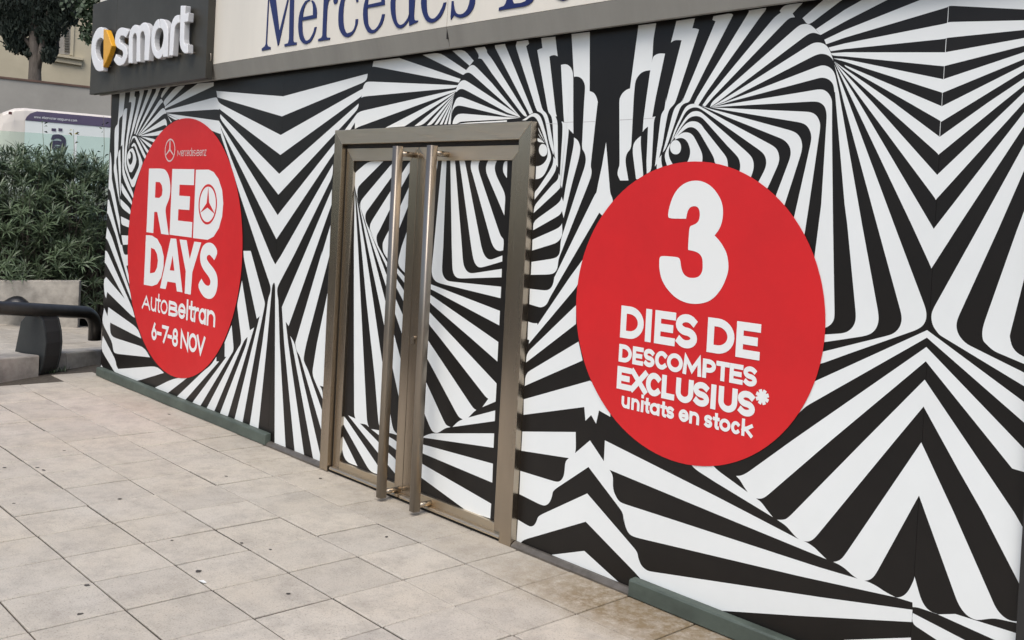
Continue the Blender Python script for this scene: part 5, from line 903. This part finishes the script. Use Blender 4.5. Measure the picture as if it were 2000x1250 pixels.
def vtext(st,x0,z,h,adv,mt,name,n):
    m2=MB(); x=x0
    for i,ch in enumerate(st):
        w={'w':1.0,'i':.25,'l':.25,'.':.25,'m':1.1,'t':.5,'r':.55}.get(ch,.72)*h
        for s_ in FONT[ch]: ribbon(m2,[(x+p_[0]*w,z+p_[1]*h) for p_ in s_],h*.2,lambda q,k:tuple(vpt(q.x,n+.001*(k%3),q.y)),i)
        x+=w+adv*h
    return m2.build(name,mt,van,fix=False)
# place lettering by the pixels of the photograph on the van's side plane
def on_side(px,py):
    d=ray(px,py); t=((va-CAM).dot(vn))/d.dot(vn); q=CAM+d*t; return (q-Vector((va.x,va.y,q.z))).dot(vdir), q.z
t0,zu=on_side(66.5,227); t1,_=on_side(151,230)
word='www.ebanisteriaaguera.com'
wsum=sum({'w':1.0,'i':.25,'l':.25,'.':.25,'m':1.1,'t':.5,'r':.55}.get(c,.72)+.3 for c in word)
hh=(t1-t0)/wsum
vtext(word,t0,zu-.04,hh,.3,M['letter'],'web_address',.022)
for a,c in ((100.5,109),(113.8,121.5)):
    mb=MB(); x0,zt=on_side(a,250.5); x1,zb=on_side(c,256.5); mb.poly([vpt(x0,.02,zb),vpt(x1,.02,zb),vpt(x1,.02,zt),vpt(x0,.02,zt)]); mb.build('logo_dot',M['purple'],van,fix=False)
xl,zt=on_side(97,262); xr,zb=on_side(128,292); W_=xr-xl; H_=zt-zb
mb=MB(); t_=W_*.28
ribbon(mb,[(xl+W_*.12,zb+H_*.78)]+[(xl+W_*.5+W_*.36*math.cos(R_(a)),zb+H_*.62+H_*.27*math.sin(R_(a))) for a in range(150,-1,-15)]+[(xl+W_*.86,zb)],t_,lambda q,k:tuple(vpt(q.x,.021+.001*k,q.y)),0)
ribbon(mb,[(xl+W_*.5+W_*.36*math.cos(R_(a)),zb+H_*.25+H_*.2*math.sin(R_(a))) for a in range(0,361,15)],t_*.95,lambda q,k:tuple(vpt(q.x,.021+.001*k,q.y)),1)
mb.build('logo_letter',M['purple'],van,fix=False)
q=at(20,221,VD-.25); mb=MB(); mb.box(q.x-.03,q.x+.03,q.y-.03,q.y+.03,q.z-.03,q.z+.03); mb.build('marker_light',mat('marker_red',(.12,.04,.035),.3),van,bevel=.006)
for t in (.75,3.6):
    mb=MB(); mb.tube([vpt(t,-.02,STZ+.34),vpt(t,-.26,STZ+.34)],.34,22); mb.build('wheel',M['rubber'],van)

# grey wall and house behind
wa=at(0,153,29.5); wb=at(176,163,31)
wd=(wb-wa); wz=wd.z; wd.z=0
A=wa-wd*22; B=wb+wd*5  # run far past the view, added for the door metal to reflect
gw=quad_wall('street_wall',A,B,wa.z,wa.z,.4,M['greywall'],'tall plain grey rendered wall behind the van','wall',None,STZ,STZ)
mb=MB(); n_=Vector((-wd.y,wd.x,0)).normalized()
if n_.dot(CAM-wa)<0: n_=-n_
mb.prism([A+n_*.03+Vector((0,0,wa.z-A.z+.0)),A-n_*.3+Vector((0,0,wa.z-A.z)),A-n_*.3+Vector((0,0,wa.z-A.z+.06)),A+n_*.03+Vector((0,0,wa.z-A.z+.06))],B-A-Vector((0,0,(B-A).z))); mb.build('coping',mat('brown_coping',(.16,.10,.075),.8,noise=(3,.3)),gw)
hs=empty('beige_house',at(90,150,36)); tag(hs,'beige rendered house with louvred window behind the cypress','building')
ha=at(0,150,36); hb=at(176,160,37.2); hd_=(hb-ha); hd_.z=0
HA=ha-hd_*6; HB=hb+hd_*5
hn=Vector((-hd_.y,hd_.x,0)).normalized()
if hn.dot(CAM-ha)<0: hn=-hn
def hpt(px,py,off=0):
    d=ray(px,py); t=((ha-CAM).dot(hn)+off)/d.dot(hn); return CAM+d*t
mb=MB(); mb.prism([Vector((HA.x,HA.y,2)),Vector((HB.x,HB.y,2)),Vector((HB.x,HB.y,13)),Vector((HA.x,HA.y,13))],-hn*.5); mb.build('wall',M['beige'],hs)
def hq(mbx,a,b_,c,d,o0,o1):
    P=[hpt(*a,o0),hpt(*b_,o0),hpt(*c,o0),hpt(*d,o0)]; mbx.prism(P,hn*(o1-o0))
mb=MB(); hq(mb,(100,20),(147,22),(143,108),(98,103),.004,.012); win=mb.build('window',M['woodframe'],hs)
mb=MB(); hq(mb,(102.5,24),(116,25),(115.5,95),(102,93),.013,.02); mb.build('pane',M['glassdark'],win)
mb=MB(); hq(mb,(140,22),(146.5,22),(143,109),(136.5,107.5),.014,.05); mb.build('reveal',M['beige'],win)
for k in range(15):
    y0=28+k*5.0; mb=MB(); hq(mb,(126,y0),(135,y0+.6),(134.8,y0+3.0),(125.8,y0+2.4),.014,.06); mb.build('louvre',M['concrete_dark'],win)
mb=MB(); hq(mb,(98,105),(163,115),(162,119),(97.5,109),.0,.22); hq(mb,(99,109),(160,119),(159.5,128.5),(98,119),.0,.12); mb.build('window_sill',M['beige'],hs)

# cypress
def clump(mb,c,r,n,sz):
    for k in range(n):
        d=Vector((random.gauss(0,1),random.gauss(0,1),random.gauss(0,1))).normalized()*r*random.random()**.4
        q=c+Vector((d.x,d.y,d.z*1.15)); ax=Vector((d.x*.5,d.y*.5,abs(d.z)+r*.6)).normalized()+Vector((random.gauss(0,.3),random.gauss(0,.3),random.gauss(0,.3)))
        ax.normalize(); sd_=ax.orthogonal().normalized(); sd_.rotate(Matrix.Rotation(random.uniform(0,6.28),3,ax)); l=sz*random.uniform(.6,1.4)
        b=len(mb.v); mb.v+=[tuple(q-sd_*l*.22),tuple(q+sd_*l*.22),tuple(q+sd_*l*.10+ax*l),tuple(q-sd_*l*.10+ax*l)]; mb.f.append((b,b+1,b+2,b+3))
TD=31.5
tb0=at(68,158,TD)
cy=empty('cypress_tree',tb0); tag(cy,'dark cypress with thick pale trunk standing behind the grey wall','tree')
st=MB(); st.tube([tb0-Vector((0,0,1.5)),tb0,at(68,120,TD),at(66,75,TD),at(64,20,TD),at(64,-60,TD)],[.24,.2,.17,.14,.12,.08],12)
st.tube([at(70,140,TD),at(78,110,TD),at(86,70,TD),at(95,20,TD)],[.15,.09,.08,.06],10)
st.tube([at(66,100,TD),at(45,70,TD),at(25,40,TD)],[.07,.06,.03],8)
st.build('trunk',M['bark'],cy,smooth=True)
mb=MB()
for (px,py,r,n) in ((20,20,.55,420),(35,55,.5,420),(30,85,.32,320),(42,92,.25,200),(60,30,.6,520),(90,25,.6,560),(120,20,.5,480),(135,35,.32,260),(108,55,.36,330),(88,70,.3,260),(92,100,.3,300),(95,112,.2,160),(5,35,.4,300),(140,5,.4,300),(58,110,.12,90),(0,-20,.8,500),(60,-40,1.0,700),(120,-40,.8,500),(15,62,.25,160),(72,55,.35,240)):
    clump(mb,at(px,py,TD+random.uniform(-.35,.35)),r,int(n*1.6),.13)
mb.build('crown',M['leaf2'],cy,fix=False)
# overhanging broad-leaf branch beside the sign
BD=27.0
br=empty('broadleaf_tree',at(230,330,BD)); tag(br,'leafy branches of a tree hanging beside the dark box sign','tree')
st=MB(); st.tube([Vector((at(230,330,BD).x,at(230,330,BD).y,STZ)),at(225,120,BD),at(215,40,BD),at(200,0,BD),at(180,-40,BD)],[.14,.11,.09,.07,.05],8)
st.tube([at(215,40,BD),at(190,30,BD),at(170,45,BD)],[.06,.04,.02],6); st.tube([at(222,80,BD),at(190,70,BD),at(168,65,BD)],[.05,.03,.015],6); st.build('trunk',M['bark'],br)
mb=MB()
for (px,py,r,n) in ((165,65,.12,40),(172,55,.16,60),(175,30,.15,60),(160,22,.13,40),(175,78,.1,30),(200,5,.3,120),(170,5,.3,140),(230,-5,.4,160),(160,-10,.3,100),(155,28,.08,16)):
    c=at(px,py,BD)
    for k in range(n):
        d=Vector((random.gauss(0,1),random.gauss(0,1),random.gauss(0,1)))*r*.62; q=c+d; a=Vector((random.gauss(0,1),random.gauss(0,1),random.gauss(-.2,1))).normalized()
        leaf_faces(mb,q,q+a*.13,a.orthogonal().normalized(),.09,Vector((0,0,.01)))
mb.build('crown',M['leaf3'],br,fix=False)
